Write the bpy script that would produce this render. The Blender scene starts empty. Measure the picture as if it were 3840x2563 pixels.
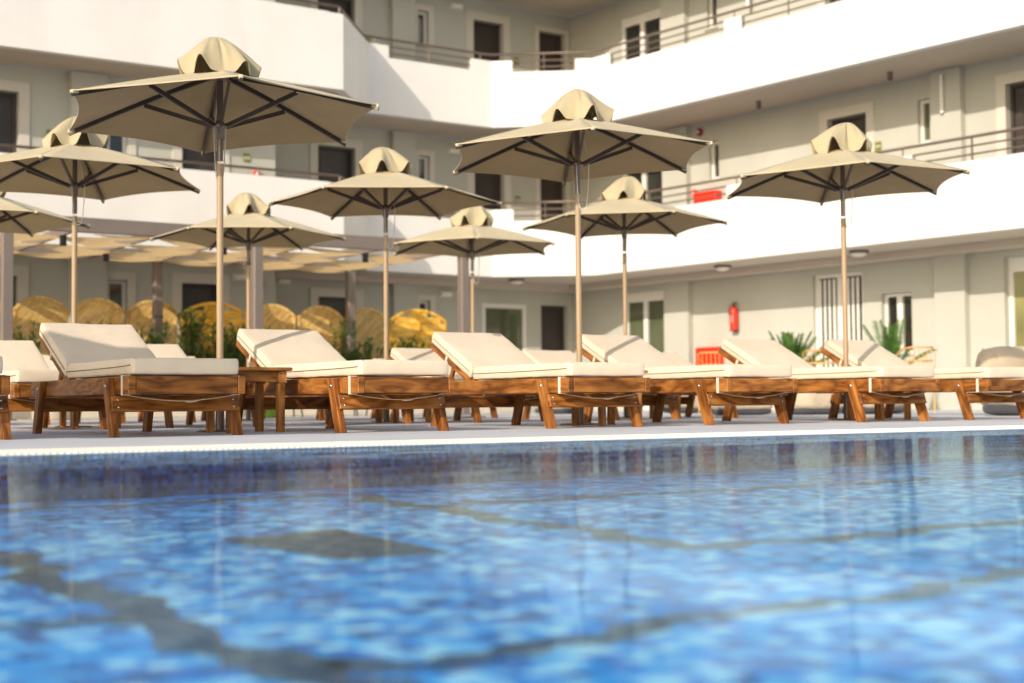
import bpy, bmesh, math, random
from mathutils import Vector, Matrix
R = math.radians
S = bpy.context.scene
C = bpy.data.collections.new('hotel_pool_terrace'); S.collection.children.link(C)
rnd = random.Random(7)

# ------------------------------------------------------------------ materials
def new_mat(name):
    m = bpy.data.materials.new(name); m.use_nodes = True
    nt = m.node_tree; nt.nodes.clear()
    out = nt.nodes.new('ShaderNodeOutputMaterial')
    return m, nt, out
def N(nt, t, **kw):
    n = nt.nodes.new(t)
    for k, v in kw.items():
        if k.startswith('i_'): n.inputs[k[2:].replace('_', ' ')].default_value = v
        else: setattr(n, k, v)
    return n
def L(nt, a, b): nt.links.new(a, b)
def ramp(nt, fac, stops, interp='LINEAR'):
    r = nt.nodes.new('ShaderNodeValToRGB'); r.color_ramp.interpolation = interp
    el = r.color_ramp.elements
    while len(el) > 1: el.remove(el[-1])
    el[0].position = stops[0][0]; el[0].color = (*stops[0][1], 1)
    for p, c in stops[1:]:
        e = el.new(p); e.color = (*c, 1)
    L(nt, fac, r.inputs['Fac']); return r
def coord(nt, kind='Object', scale=(1, 1, 1)):
    tc = nt.nodes.new('ShaderNodeTexCoord'); mp = nt.nodes.new('ShaderNodeMapping')
    mp.inputs['Scale'].default_value = scale
    L(nt, tc.outputs[kind], mp.inputs['Vector']); return mp.outputs['Vector']
def noise(nt, vec, scale, detail=4, rough=.55, dist=0):
    n = nt.nodes.new('ShaderNodeTexNoise')
    n.inputs['Scale'].default_value = scale; n.inputs['Detail'].default_value = detail
    n.inputs['Roughness'].default_value = rough; n.inputs['Distortion'].default_value = dist
    L(nt, vec, n.inputs['Vector']); return n.outputs['Fac']
def bump(nt, h, strength, dist=.01):
    b = nt.nodes.new('ShaderNodeBump'); b.inputs['Strength'].default_value = strength
    b.inputs['Distance'].default_value = dist; L(nt, h, b.inputs['Height']); return b.outputs['Normal']

def plain(name, c, rough=.6, var=.12, scale=3, metal=0, bmp=.15, bscale=60, spec=.5, coords='Object', stains=0):
    m, nt, out = new_mat(name)
    p = N(nt, 'ShaderNodeBsdfPrincipled'); v = coord(nt, coords)
    n = noise(nt, v, scale, 5)
    lo = tuple(x * (1 - var) for x in c); hi = tuple(min(1, x * (1 + var)) for x in c)
    col = ramp(nt, n, [(.3, lo), (.7, hi)]).outputs['Color']
    if stains:
        n2 = noise(nt, coord(nt, coords, (1, 1, .25)), scale * .6, 6, .65, .4)
        mx = N(nt, 'ShaderNodeMix', data_type='RGBA', blend_type='MULTIPLY')
        mx.inputs['Factor'].default_value = stains
        r2 = ramp(nt, n2, [(.35, (.72, .69, .64)), (.6, (1, 1, 1))])
        L(nt, col, mx.inputs[6]); L(nt, r2.outputs['Color'], mx.inputs[7]); col = mx.outputs[2]
    L(nt, col, p.inputs['Base Color'])
    p.inputs['Roughness'].default_value = rough; p.inputs['Metallic'].default_value = metal
    p.inputs['Specular IOR Level'].default_value = spec
    if bmp: L(nt, bump(nt, noise(nt, v, bscale, 3), bmp, .004), p.inputs['Normal'])
    L(nt, p.outputs[0], out.inputs[0]); return m

def wood_mat(name, dark, mid, light, rough=.42):
    m, nt, out = new_mat(name)
    p = N(nt, 'ShaderNodeBsdfPrincipled')
    uv = N(nt, 'ShaderNodeUVMap', uv_map='grain')
    oi = N(nt, 'ShaderNodeObjectInfo')
    add = N(nt, 'ShaderNodeVectorMath', operation='ADD')
    mul = N(nt, 'ShaderNodeVectorMath', operation='SCALE'); mul.inputs['Scale'].default_value = 37.
    cx = N(nt, 'ShaderNodeCombineXYZ'); L(nt, oi.outputs['Random'], cx.inputs[0]); L(nt, oi.outputs['Random'], cx.inputs[1])
    L(nt, cx.outputs[0], mul.inputs[0]); L(nt, uv.outputs[0], add.inputs[0]); L(nt, mul.outputs[0], add.inputs[1])
    def mapped(sx, sy):
        mp = N(nt, 'ShaderNodeMapping'); mp.inputs['Scale'].default_value = (sx, sy, 1)
        L(nt, add.outputs[0], mp.inputs['Vector']); return mp.outputs['Vector']
    base = noise(nt, mapped(2.2, 9), 1, 2, .4)               # slow field: its level lines are the cathedral grain
    mu = N(nt, 'ShaderNodeMath', operation='MULTIPLY'); mu.inputs[1].default_value = 9.
    L(nt, base, mu.inputs[0])
    fr = N(nt, 'ShaderNodeMath', operation='PINGPONG'); fr.inputs[1].default_value = 1.
    L(nt, mu.outputs[0], fr.inputs[0])
    fine = noise(nt, mapped(6, 160), 1, 4, .6)
    mix = N(nt, 'ShaderNodeMath', operation='MULTIPLY_ADD'); mix.inputs[1].default_value = .42
    L(nt, fr.outputs[0], mix.inputs[0])
    f2 = N(nt, 'ShaderNodeMath', operation='MULTIPLY'); f2.inputs[1].default_value = .62; L(nt, fine, f2.inputs[0])
    L(nt, f2.outputs[0], mix.inputs[2])
    r = ramp(nt, mix.outputs[0], [(.18, dark), (.46, mid), (.8, light)])
    # blotchy stain and knots
    bl = noise(nt, mapped(3, 6), 1, 4, .6)
    rb = ramp(nt, bl, [(.32, (.5, .45, .4)), (.62, (1.1, 1.08, 1.05))])
    m1 = N(nt, 'ShaderNodeMix', data_type='RGBA', blend_type='MULTIPLY'); m1.inputs['Factor'].default_value = .8
    L(nt, r.outputs['Color'], m1.inputs[6]); L(nt, rb.outputs['Color'], m1.inputs[7])
    vo = N(nt, 'ShaderNodeTexVoronoi'); vo.inputs['Scale'].default_value = 1; L(nt, mapped(3.2, 7), vo.inputs['Vector'])
    kn = ramp(nt, vo.outputs['Distance'], [(.03, (.18, .12, .08)), (.1, (.75, .6, .5)), (.16, (1, 1, 1))])
    m2 = N(nt, 'ShaderNodeMix', data_type='RGBA', blend_type='MULTIPLY'); m2.inputs['Factor'].default_value = .75
    L(nt, m1.outputs[2], m2.inputs[6]); L(nt, kn.outputs['Color'], m2.inputs[7])
    hs = N(nt, 'ShaderNodeHueSaturation')
    vr = N(nt, 'ShaderNodeMapRange'); vr.inputs[3].default_value = .82; vr.inputs[4].default_value = 1.18
    L(nt, oi.outputs['Random'], vr.inputs[0]); L(nt, vr.outputs[0], hs.inputs['Value'])
    L(nt, m2.outputs[2], hs.inputs['Color'])
    L(nt, hs.outputs[0], p.inputs['Base Color'])
    p.inputs['Roughness'].default_value = rough; p.inputs['Specular IOR Level'].default_value = .22
    L(nt, bump(nt, mix.outputs[0], .35, .002), p.inputs['Normal'])
    L(nt, p.outputs[0], out.inputs[0]); return m

def fabric_mat(name, c, trans=.0, wrinkle=.35, weave=900, tc=None):
    m, nt, out = new_mat(name)
    v = coord(nt, 'Object')
    n = noise(nt, v, 2.5, 4)
    col = ramp(nt, n, [(.3, tuple(x * .9 for x in c)), (.7, tuple(min(1, x * 1.06) for x in c))]).outputs['Color']
    w = noise(nt, v, weave, 2); w2 = noise(nt, v, 5, 4, .5, .8)
    ad = N(nt, 'ShaderNodeMath', operation='MULTIPLY_ADD'); ad.inputs[1].default_value = 12; L(nt, w2, ad.inputs[0]); L(nt, w, ad.inputs[2])
    nm = bump(nt, ad.outputs[0], wrinkle, .0035)
    d = N(nt, 'ShaderNodeBsdfPrincipled'); d.inputs['Roughness'].default_value = .85
    d.inputs['Specular IOR Level'].default_value = .2; d.inputs['Sheen Weight'].default_value = .15
    L(nt, col, d.inputs['Base Color']); L(nt, nm, d.inputs['Normal'])
    if trans:
        t = N(nt, 'ShaderNodeBsdfTranslucent')
        t.inputs['Color'].default_value = (*(tc or c), 1)
        mx = N(nt, 'ShaderNodeMixShader'); mx.inputs[0].default_value = trans
        L(nt, d.outputs[0], mx.inputs[1]); L(nt, t.outputs[0], mx.inputs[2]); L(nt, mx.outputs[0], out.inputs[0])
    else: L(nt, d.outputs[0], out.inputs[0])
    return m

M = {}
M['wood'] = wood_mat('stained_pine', (.075, .023, .005), (.27, .098, .021), (.45, .19, .045))
M['table_wood'] = wood_mat('oiled_acacia', (.16, .055, .012), (.40, .17, .04), (.56, .27, .08))
M['cushion'] = fabric_mat('cream_canvas', (.80, .675, .505), wrinkle=.2)
M['zip'] = plain('zip_tape', (.16, .14, .12), .5, bmp=0)
M['strap'] = plain('white_webbing', (.72, .64, .52), .8, bscale=300)
M['cord'] = plain('cord', (.62, .5, .36), .8)
M['steel'] = plain('steel', (.55, .53, .5), .25, metal=1, bmp=0)
M['canopy'] = fabric_mat('olive_canvas', (.61, .51, .31), trans=.06, wrinkle=.35, tc=(.5, .38, .18))
M['lining'] = fabric_mat('canopy_underside', (.42, .31, .15), trans=.05, wrinkle=.3, tc=(.5, .36, .15))  # darker copy of the canopy canvas, underside shade put into the colour
M['vent'] = fabric_mat('olive_vent_canvas', (.50, .42, .26), trans=.06, wrinkle=.35, tc=(.5, .38, .18))
M['rib'] = plain('bronze_aluminium', (.075, .055, .043), .38, metal=.3, bmp=.03)
M['pole'] = plain('beige_pole', (.42, .30, .18), .32, bmp=.03, var=.06)
M['pole_top'] = plain('grey_pole', (.17, .135, .11), .25, metal=.5, bmp=.02)
M['rope'] = plain('white_rope', (.75, .72, .64), .7)
M['pocket'] = plain('rib_pocket', (.66, .55, .34), .8)
M['white'] = plain('white_render', (.77, .76, .73), .75, var=.04, scale=.9, bmp=.15, bscale=90, stains=.16)
M['wall'] = plain('greige_plaster', (.50, .50, .44), .85, var=.05, scale=.7, bmp=.3, bscale=140, stains=.22)
M['trim'] = plain('pale_surround', (.62, .585, .505), .85, var=.04, scale=.7, bmp=.2, bscale=120)
M['soffit'] = plain('soffit_paint', (.58, .51, .43), .8, var=.04, scale=.6, bmp=.2, bscale=120)
M['doorm'] = plain('dark_door', (.052, .042, .036), .45, var=.15, bmp=.05)
M['frame'] = plain('white_pvc', (.78, .76, .70), .35, var=.03, bmp=.02)
M['rail'] = plain('brown_rail', (.17, .125, .10), .35, metal=.4, bmp=.03)
M['dark'] = plain('dark_interior', (.02, .02, .018), .7, bmp=0)
M['perg'] = plain('taupe_aluminium', (.215, .175, .15), .42, metal=.15, var=.05, bmp=.04)
M['shade'] = fabric_mat('shade_cloth', (.68, .49, .26), trans=.5, wrinkle=.3, tc=(.95, .69, .34))
M['lattice'] = wood_mat('yellow_pine', (.70, .42, .11), (.88, .60, .20), (.94, .72, .32), .6)
M['plankf'] = wood_mat('orange_pine', (.78, .38, .04), (.95, .53, .06), (.98, .66, .14), .6)
M['black'] = plain('black_metal', (.012, .012, .012), .5, bmp=0)
M['red'] = plain('red_enamel', (.78, .035, .01), .28, var=.05, bmp=.02)
M['white_label'] = plain('label_white', (.8, .78, .74), .5, bmp=0)
M['rattan'] = plain('honey_rattan', (.66, .38, .12), .55, bscale=200)
M['bean'] = fabric_mat('beanbag_canvas', (.62, .51, .36), wrinkle=.8)
M['bean_dark'] = fabric_mat('beanbag_base', (.07, .07, .08))
M['pot'] = plain('grey_pot', (.22, .21, .2), .7)
M['pot_cream'] = plain('cream_pot', (.55, .48, .36), .7)
M['pot_green'] = plain('green_pot', (.16, .26, .03), .5)
M['signg'] = plain('exit_sign_green', (.20, .22, .03), .5, bmp=0)
M['lampw'] = plain('lamp_opal', (.82, .78, .70), .35, bmp=0)
M['sounder'] = plain('maroon_plastic', (.25, .02, .02), .35, bmp=0)
M['clay'] = plain('bed_soil', (.10, .065, .04), .95, var=.4, scale=14)
M['paver'] = plain('kerb_cream', (.60, .54, .44), .8, var=.08)

def glass_mat(name, c, rough=.06, fac=.35):
    m, nt, out = new_mat(name)
    p = N(nt, 'ShaderNodeBsdfPrincipled'); v = coord(nt, 'Object', (1, 1, .5))
    n = noise(nt, v, 1.3, 3)
    r = ramp(nt, n, [(.3, tuple(x * .6 for x in c)), (.7, tuple(x * 1.3 for x in c))])
    L(nt, r.outputs['Color'], p.inputs['Base Color']); p.inputs['Roughness'].default_value = rough
    p.inputs['Specular IOR Level'].default_value = .8
    L(nt, p.outputs[0], out.inputs[0]); return m
M['glass'] = glass_mat('dark_glass', (.03, .032, .026))
M['glass_green'] = glass_mat('green_glass', (.10, .115, .065))
M['glass_olive'] = glass_mat('olive_curtain_glass', (.30, .29, .12), .12)  # green reflections put into the pane colour

def leaf_mat(name, a, b):
    m, nt, out = new_mat(name)
    oi = N(nt, 'ShaderNodeNewGeometry')
    r = ramp(nt, oi.outputs['Random Per Island'], [(0, a), (1, b)])
    p = N(nt, 'ShaderNodeBsdfPrincipled'); p.inputs['Roughness'].default_value = .45
    t = N(nt, 'ShaderNodeBsdfTranslucent'); L(nt, r.outputs['Color'], t.inputs['Color']); L(nt, r.outputs['Color'], p.inputs['Base Color'])
    mx = N(nt, 'ShaderNodeMixShader'); mx.inputs[0].default_value = .3
    L(nt, p.outputs[0], mx.inputs[1]); L(nt, t.outputs[0], mx.inputs[2]); L(nt, mx.outputs[0], out.inputs[0]); return m
M['leaf'] = leaf_mat('oleander_leaf', (.03, .10, .018), (.11, .25, .045))
M['palm'] = leaf_mat('palm_leaf', (.03, .09, .012), (.12, .25, .03))
M['stem'] = plain('stem_bark', (.12, .08, .04), .8)

def deck_mat():
    m, nt, out = new_mat('deck_concrete'); p = N(nt, 'ShaderNodeBsdfPrincipled')
    v = coord(nt, 'Object')
    n = noise(nt, v, .9, 7, .62, .3); n2 = noise(nt, v, 30, 4)
    r = ramp(nt, n, [(.3, (.62, .63, .645)), (.7, (.71, .72, .735))])
    sp = ramp(nt, n2, [(.25, (.8, .8, .8)), (.45, (1, 1, 1))])
    mx = N(nt, 'ShaderNodeMix', data_type='RGBA', blend_type='MULTIPLY'); mx.inputs['Factor'].default_value = .6
    L(nt, r.outputs['Color'], mx.inputs[6]); L(nt, sp.outputs['Color'], mx.inputs[7])
    L(nt, mx.outputs[2], p.inputs['Base Color']); p.inputs['Roughness'].default_value = .62
    L(nt, bump(nt, noise(nt, v, 55, 5), .25, .003), p.inputs['Normal'])
    L(nt, p.outputs[0], out.inputs[0]); return m
M['deck'] = deck_mat()

def tile_mat(name, cols, size=.03, rough=.3, glow=0, edge_dark=0):
    m, nt, out = new_mat(name); p = N(nt, 'ShaderNodeBsdfPrincipled')
    v = coord(nt, 'Object')
    # mosaic: one random value per square tesserae
    sn = N(nt, 'ShaderNodeVectorMath', operation='SNAP'); sn.inputs[1].default_value = (size,) * 3; L(nt, v, sn.inputs[0])
    wn = N(nt, 'ShaderNodeTexWhiteNoise', noise_dimensions='3D'); L(nt, sn.outputs[0], wn.inputs['Vector'])
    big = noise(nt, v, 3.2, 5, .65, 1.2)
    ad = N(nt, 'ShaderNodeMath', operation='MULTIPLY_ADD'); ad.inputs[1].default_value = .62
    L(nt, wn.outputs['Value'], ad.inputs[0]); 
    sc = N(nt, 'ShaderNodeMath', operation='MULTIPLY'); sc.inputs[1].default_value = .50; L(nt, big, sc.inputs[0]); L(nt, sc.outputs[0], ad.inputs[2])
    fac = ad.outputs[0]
    if edge_dark:      # colour darkens towards the long side, blending floor into the navy wall
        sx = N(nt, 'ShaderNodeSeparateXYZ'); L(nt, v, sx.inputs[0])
        mr = N(nt, 'ShaderNodeMapRange'); mr.inputs[1].default_value = 3.9; mr.inputs[2].default_value = 5.69; mr.inputs[3].default_value = 0; mr.inputs[4].default_value = edge_dark; L(nt, sx.outputs[1], mr.inputs[0])
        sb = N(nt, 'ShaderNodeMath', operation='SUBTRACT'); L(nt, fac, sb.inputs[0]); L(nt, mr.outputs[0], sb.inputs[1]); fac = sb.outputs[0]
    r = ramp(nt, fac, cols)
    L(nt, r.outputs['Color'], p.inputs['Base Color']); p.inputs['Roughness'].default_value = rough
    if glow: L(nt, r.outputs['Color'], p.inputs['Emission Color']); p.inputs['Emission Strength'].default_value = glow   # emission added to brighten the tiles, for light scattered in water
    L(nt, p.outputs[0], out.inputs[0]); return m
M['tile'] = tile_mat('blue_mosaic', [(.20, (.001, .03, .20)), (.44, (.001, .20, .64)), (.66, (.003, .42, .93)), (.84, (.50, .88, 1.0))], .045, glow=.68, edge_dark=.30)
M['tile_wall'] = tile_mat('navy_mosaic', [(.25, (.001, .02, .10)), (.55, (.002, .05, .22)), (.85, (.008, .12, .36))], .022)
M['tile_band'] = tile_mat('bronze_mosaic', [(.28, (.008, .003, .001)), (.58, (.10, .040, .014)), (.86, (.60, .43, .29))], .045)

def water_mat():
    m, nt, out = new_mat('pool_water')
    v = coord(nt, 'Object', (1, 1, 1))
    mp = N(nt, 'ShaderNodeMapping'); mp.inputs['Rotation'].default_value = (0, 0, R(18)); mp.inputs['Scale'].default_value = (.75, 1.35, 1)
    L(nt, v, mp.inputs['Vector'])
    a = noise(nt, mp.outputs[0], 2.6, 3, .5, .6); b = noise(nt, mp.outputs[0], 9, 3, .5, .5); c = noise(nt, mp.outputs[0], 38, 2, .5)
    s1 = N(nt, 'ShaderNodeMath', operation='MULTIPLY_ADD'); s1.inputs[1].default_value = .30; L(nt, b, s1.inputs[0]); L(nt, a, s1.inputs[2])
    s2 = N(nt, 'ShaderNodeMath', operation='MULTIPLY_ADD'); s2.inputs[1].default_value = .09; L(nt, c, s2.inputs[0]); L(nt, s1.outputs[0], s2.inputs[2])
    # the far end of the pool is ruffled by the breeze, the near end lies almost still
    sx_ = N(nt, 'ShaderNodeSeparateXYZ'); L(nt, v, sx_.inputs[0])
    mr = N(nt, 'ShaderNodeMapRange'); mr.inputs[1].default_value = 1.5; mr.inputs[2].default_value = 6.5; mr.inputs[3].default_value = .75; mr.inputs[4].default_value = 2.3; L(nt, sx_.outputs[0], mr.inputs[0])
    hh = N(nt, 'ShaderNodeMath', operation='MULTIPLY'); L(nt, s2.outputs[0], hh.inputs[0]); L(nt, mr.outputs[0], hh.inputs[1])
    nm = N(nt, 'ShaderNodeBump'); nm.inputs['Strength'].default_value = 1; nm.inputs['Distance'].default_value = WAVE
    L(nt, hh.outputs[0], nm.inputs['Height'])
    fr = N(nt, 'ShaderNodeFresnel'); fr.inputs['IOR'].default_value = 1.33; L(nt, nm.outputs[0], fr.inputs['Normal'])
    k = N(nt, 'ShaderNodeMath', operation='MULTIPLY'); k.inputs[1].default_value = FRES; L(nt, fr.outputs[0], k.inputs[0]); mn = N(nt, 'ShaderNodeMath', operation='MINIMUM'); mn.inputs[1].default_value = .85; L(nt, k.outputs[0], mn.inputs[0])
    fy = N(nt, 'ShaderNodeMapRange'); fy.inputs[1].default_value = 3.2; fy.inputs[2].default_value = 5.4; fy.inputs[3].default_value = 1.0; fy.inputs[4].default_value = .50; L(nt, sx_.outputs[1], fy.inputs[0])
    k = N(nt, 'ShaderNodeMath', operation='MULTIPLY'); L(nt, mn.outputs[0], k.inputs[0]); L(nt, fy.outputs[0], k.inputs[1])
    g = N(nt, 'ShaderNodeBsdfGlossy'); g.inputs['Roughness'].default_value = .02; g.inputs['Color'].default_value = (.60, .86, 1, 1)
    L(nt, nm.outputs[0], g.inputs['Normal'])
    t = N(nt, 'ShaderNodeBsdfTransparent'); t.inputs['Color'].default_value = (.86, .96, 1, 1)
    mx = N(nt, 'ShaderNodeMixShader'); L(nt, k.outputs[0], mx.inputs[0]); L(nt, t.outputs[0], mx.inputs[1]); L(nt, g.outputs[0], mx.inputs[2])
    L(nt, mx.outputs[0], out.inputs[0]); return m
WAVE, FRES = .0068, .86
M['water'] = water_mat()

# ------------------------------------------------------------------ mesh helpers
class MB:
    def __init__(s): s.v = []; s.f = []; s.uv = []; s.sm = []
    def add(s, vs, fs, uvs=None, smooth=False):
        o = len(s.v); s.v += [tuple(v) for v in vs]
        for i, f in enumerate(fs):
            s.f.append([o + k for k in f]); s.uv.append(uvs[i] if uvs else [(0, 0)] * len(f)); s.sm.append(smooth)
    def box(s, c, size, rot=None, bev=0):
        hx, hy, hz = (d / 2 for d in size); ax = max(range(3), key=lambda i: size[i])
        oth = [i for i in range(3) if i != ax]; o1, o2 = rnd.random() * 9, rnd.random() * 9
        if bev <= 0:
            P = [Vector((x, y, z)) for x in (-hx, hx) for y in (-hy, hy) for z in (-hz, hz)]
            F = [(0, 1, 3, 2), (4, 6, 7, 5), (0, 4, 5, 1), (2, 3, 7, 6), (0, 2, 6, 4), (1, 5, 7, 3)]
        else:
            b = min(bev, hx * .8, hy * .8, hz * .8)
            P = []; F = []; idx = {}
            def vid(x, y, z):
                k = (round(x, 6), round(y, 6), round(z, 6))
                if k not in idx: idx[k] = len(P); P.append(Vector(k))
                return idx[k]
            H = (hx, hy, hz); I = (hx - b, hy - b, hz - b)
            def pt(sg, face):   # corner sg on the given face axis
                q = [sg[i] * I[i] for i in range(3)]; q[face] = sg[face] * H[face]; return vid(*q)
            sgn = (-1, 1)
            for a in range(3):
                u, w = [(1, 2), (2, 0), (0, 1)][a]
                for sa in sgn:
                    r = []
                    for su, sw in ((-1, -1), (1, -1), (1, 1), (-1, 1)):
                        g = [0, 0, 0]; g[a] = sa; g[u] = su; g[w] = sw; r.append(pt(g, a))
                    F.append(r if sa > 0 else r[::-1])
            for a in range(3):      # edge chamfers along axis a
                u, w = [(1, 2), (2, 0), (0, 1)][a]
                for su in sgn:
                    for sw in sgn:
                        g0 = [0, 0, 0]; g0[u] = su; g0[w] = sw; g1 = list(g0); g0[a] = -1; g1[a] = 1
                        q = [pt(g0, u), pt(g1, u), pt(g1, w), pt(g0, w)]
                        F.append(q if su * sw < 0 else q[::-1])
            for sx in sgn:
                for sy in sgn:
                    for sz in sgn:
                        g = (sx, sy, sz); t = [pt(g, 0), pt(g, 1), pt(g, 2)]
                        F.append(t if sx * sy * sz > 0 else t[::-1])
        uvs = []
        for f in F:
            pts = [P[i] for i in f]; ext = [max(p[i] for p in pts) - min(p[i] for p in pts) for i in range(3)]
            flat = min(range(3), key=lambda i: ext[i])
            if flat == ax: uvs.append([(p[oth[0]] * .3 + o1, p[oth[1]] + o2) for p in pts])
            else:
                w = [i for i in oth if i != flat][0] if flat in oth else oth[0]
                uvs.append([(p[ax] + o1, p[w] + o2 + flat * 3) for p in pts])
        if rot is not None: P = [rot @ p for p in P]
        c = Vector(c); s.add([p + c for p in P], F, uvs)
        return s
    def bar(s, a, b, w, h, up=(0, 0, 1), bev=0):      # box from a to b, w sideways, h along up
        a, b = Vector(a), Vector(b); d = b - a; l = d.length; x = d / l
        y = Vector(up).cross(x)
        if y.length < 1e-4: y = Vector((0, 1, 0)).cross(x)
        y.normalize(); z = x.cross(y)
        rot = Matrix((x, y, z)).transposed()
        return s.box((a + b) / 2, (l, w, h), rot, bev)
    def tube(s, pts, r, n=8, cap=True, closed=False):
        pts = [Vector(p) for p in pts]; rs = r if isinstance(r, (list, tuple)) else [r] * len(pts)
        vs = []; m = len(pts); prev = None
        for i, p in enumerate(pts):
            if closed: d = pts[(i + 1) % m] - pts[i - 1]
            else: d = pts[min(i + 1, m - 1)] - pts[max(i - 1, 0)]
            d.normalize()
            if prev is None:
                a = d.cross(Vector((0, 0, 1)))
                if a.length < 1e-3: a = d.cross(Vector((1, 0, 0)))
            else: a = prev - d * prev.dot(d)
            a.normalize(); prev = a; b = d.cross(a)
            for k in range(n):
                t = 2 * math.pi * k / n; vs.append(p + a * math.cos(t) * rs[i] + b * math.sin(t) * rs[i])
        fs = []
        for i in range(m if closed else m - 1):
            j = (i + 1) % m
            for k in range(n):
                k2 = (k + 1) % n; fs.append((i * n + k, i * n + k2, j * n + k2, j * n + k))
        s.add(vs, fs, smooth=True)
        if cap and not closed:
            s.add([vs[k] for k in range(n)][::-1], [tuple(range(n))]); s.add([vs[(m - 1) * n + k] for k in range(n)], [tuple(range(n))])
        return s
    def lathe(s, prof, n=24, c=(0, 0, 0)):
        vs = []
        for r, z in prof:
            for k in range(n):
                t = 2 * math.pi * k / n; vs.append((c[0] + r * math.cos(t), c[1] + r * math.sin(t), c[2] + z))
        fs = [(i * n + k, i * n + (k + 1) % n, (i + 1) * n + (k + 1) % n, (i + 1) * n + k) for i in range(len(prof) - 1) for k in range(n)]
        s.add(vs, fs, smooth=True); return s
    def quad(s, a, b, c, d): s.add([a, b, c, d], [(0, 1, 2, 3)]); return s
    def poly(s, pts): s.add(pts, [tuple(range(len(pts)))]); return s
    def prism(s, pts, z0, z1):          # closed prism on a plan outline, anticlockwise
        n = len(pts)
        s.add([(x, y, z0) for x, y in pts] + [(x, y, z1) for x, y in pts],
              [tuple(range(n))[::-1], tuple(range(n, 2 * n))] + [(i, (i + 1) % n, n + (i + 1) % n, n + i) for i in range(n)])
        return s
    def build(s, name, mat, parent=None, loc=None, rot=None):
        me = bpy.data.meshes.new(name); me.from_pydata(s.v, [], s.f); me.update()
        ul = me.uv_layers.new(name='grain'); k = 0
        for p, uv, sm in zip(me.polygons, s.uv, s.sm):
            p.use_smooth = sm
            for j, li in enumerate(p.loop_indices): ul.data[li].uv = uv[j]
        me.materials.append(M[mat]); o = bpy.data.objects.new(name, me); C.objects.link(o)
        if parent: o.parent = parent
        if loc: o.location = loc
        if rot: o.rotation_euler = rot
        return o
def tag(o, label=None, cat=None, group=None, kind=None):
    if label: o['label'] = label
    if cat: o['category'] = cat
    if group: o['group'] = group
    if kind: o['kind'] = kind
    return o
def empty(name, loc=(0, 0, 0), rz=0, label=None, cat=None, group=None):
    o = bpy.data.objects.new(name, None); C.objects.link(o); o.location = loc; o.rotation_euler = (0, 0, rz)
    o.empty_display_size = .2
    return tag(o, label, cat, group)
def dup(o, parent=None):
    c = o.copy(); C.objects.link(c); c.parent = parent
    for ch in list(o.children): dup(ch, c)
    return c
def G(s, p, ang=R(33.5)):      # along-pool / away-from-pool grid to world
    return (s * math.cos(ang) - p * math.sin(ang), s * math.sin(ang) + p * math.cos(ang))

# ------------------------------------------------------------------ ground, pool
PA = R(33)
def GP(s, p): return G(s, p, PA)
big = [(-160, -160), (160, -160), (160, 160), (-160, 160)]
hole = [(-14, -7), (26, -7), (26, 5.92), (-14, 5.92)]
mb = MB(); o4 = [(*q, 0) for q in big]; h4 = [(*q, 0) for q in hole]
mb.add(o4 + h4, [(0, 1, 5, 4), (1, 2, 6, 5), (2, 3, 7, 6), (3, 0, 4, 7)])
deck = mb.build('ground', 'deck', None, (0, 0, 0), (0, 0, PA)); tag(deck, 'smooth pale grey concrete pool deck', 'deck', kind='structure')
# overflow grating: diagonal white slats falling 3 cm to the water line
pool = empty('swimming_pool', (0, 0, 0), PA); pool['kind'] = 'structure'
tag(pool, 'blue mosaic swimming pool with white overflow grating along its edge', 'pool')
ws, we = -9.0, 24.0
mb = MB(); 
s0 = ws
while s0 < we:
    a = Vector((s0, 5.712, -.0125)); b = Vector((s0 - .15, 5.915, -.001))
    mb.bar(a, b, .0165, .008); s0 += .0275
mb.build('overflow_grate', 'frame', pool)
mb = MB(); mb.box(((ws + we) / 2, 5.81, -.055), (we - ws, .22, .05)); mb.build('gutter', 'pot', pool)
mb = MB(); mb.box(((ws + we) / 2, 5.7025, -.0165), (we - ws, .021, .009), bev=.003); mb.box(((ws + we) / 2, 5.9185, -.025), (we - ws, .006, .05)); mb.build('gutter_lip', 'frame', pool)
mb = MB(); mb.add([(-14, -7, 0), (26, -7, 0), (26, 5.688, 0), (-14, 5.688, 0)], [(0, 1, 2, 3)])
ZF = -.20
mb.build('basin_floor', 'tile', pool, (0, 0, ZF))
mb = MB(); q = [(-14, -7), (26, -7), (26, 5.690), (-14, 5.690)]
for i in range(4):
    a, b = q[i], q[(i + 1) % 4]; mb.quad((*a, ZF), (*b, ZF), (*b, -.016), (*a, -.016))
mb.build('basin_wall', 'tile_wall', pool)
mb = MB(); mb.add([(-14, -7, -.015), (26, -7, -.015), (26, 5.689, -.015), (-14, 5.689, -.015)], [(0, 1, 2, 3)])
w = mb.build('water', 'water', None, (0, 0, 0), (0, 0, PA)); tag(w, 'clear rippled pool water reflecting the white balconies', 'water', kind='structure')
mb = MB()                     # bronze mosaic lines laid in the basin floor
zb_ = ZF + .004
def strip(a, b, wd=.11):
    a, b = Vector((*a, zb_)), Vector((*b, zb_)); ln_ = (b - a).length; d = (b - a) / ln_; n_ = Vector((-d.y, d.x, 0)); m_ = max(2, int(ln_ / .06))
    L_, R_ = [], []
    for i in range(m_ + 1):
        c_ = a + d * ln_ * i / m_; off = n_ * (.030 * math.sin(i * .42 + a.x * 3) + .022 * math.sin(i * 1.1 + a.y) + .012 * math.sin(i * 2.3)); L_.append(c_ + off - n_ * (wd / 2 + rnd.uniform(-.025, .02))); R_.append(c_ + off + n_ * (wd / 2 + rnd.uniform(-.025, .02)))
    mb.add(L_ + R_, [(i, i + 1, m_ + 2 + i, m_ + 1 + i) for i in range(m_)])
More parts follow.
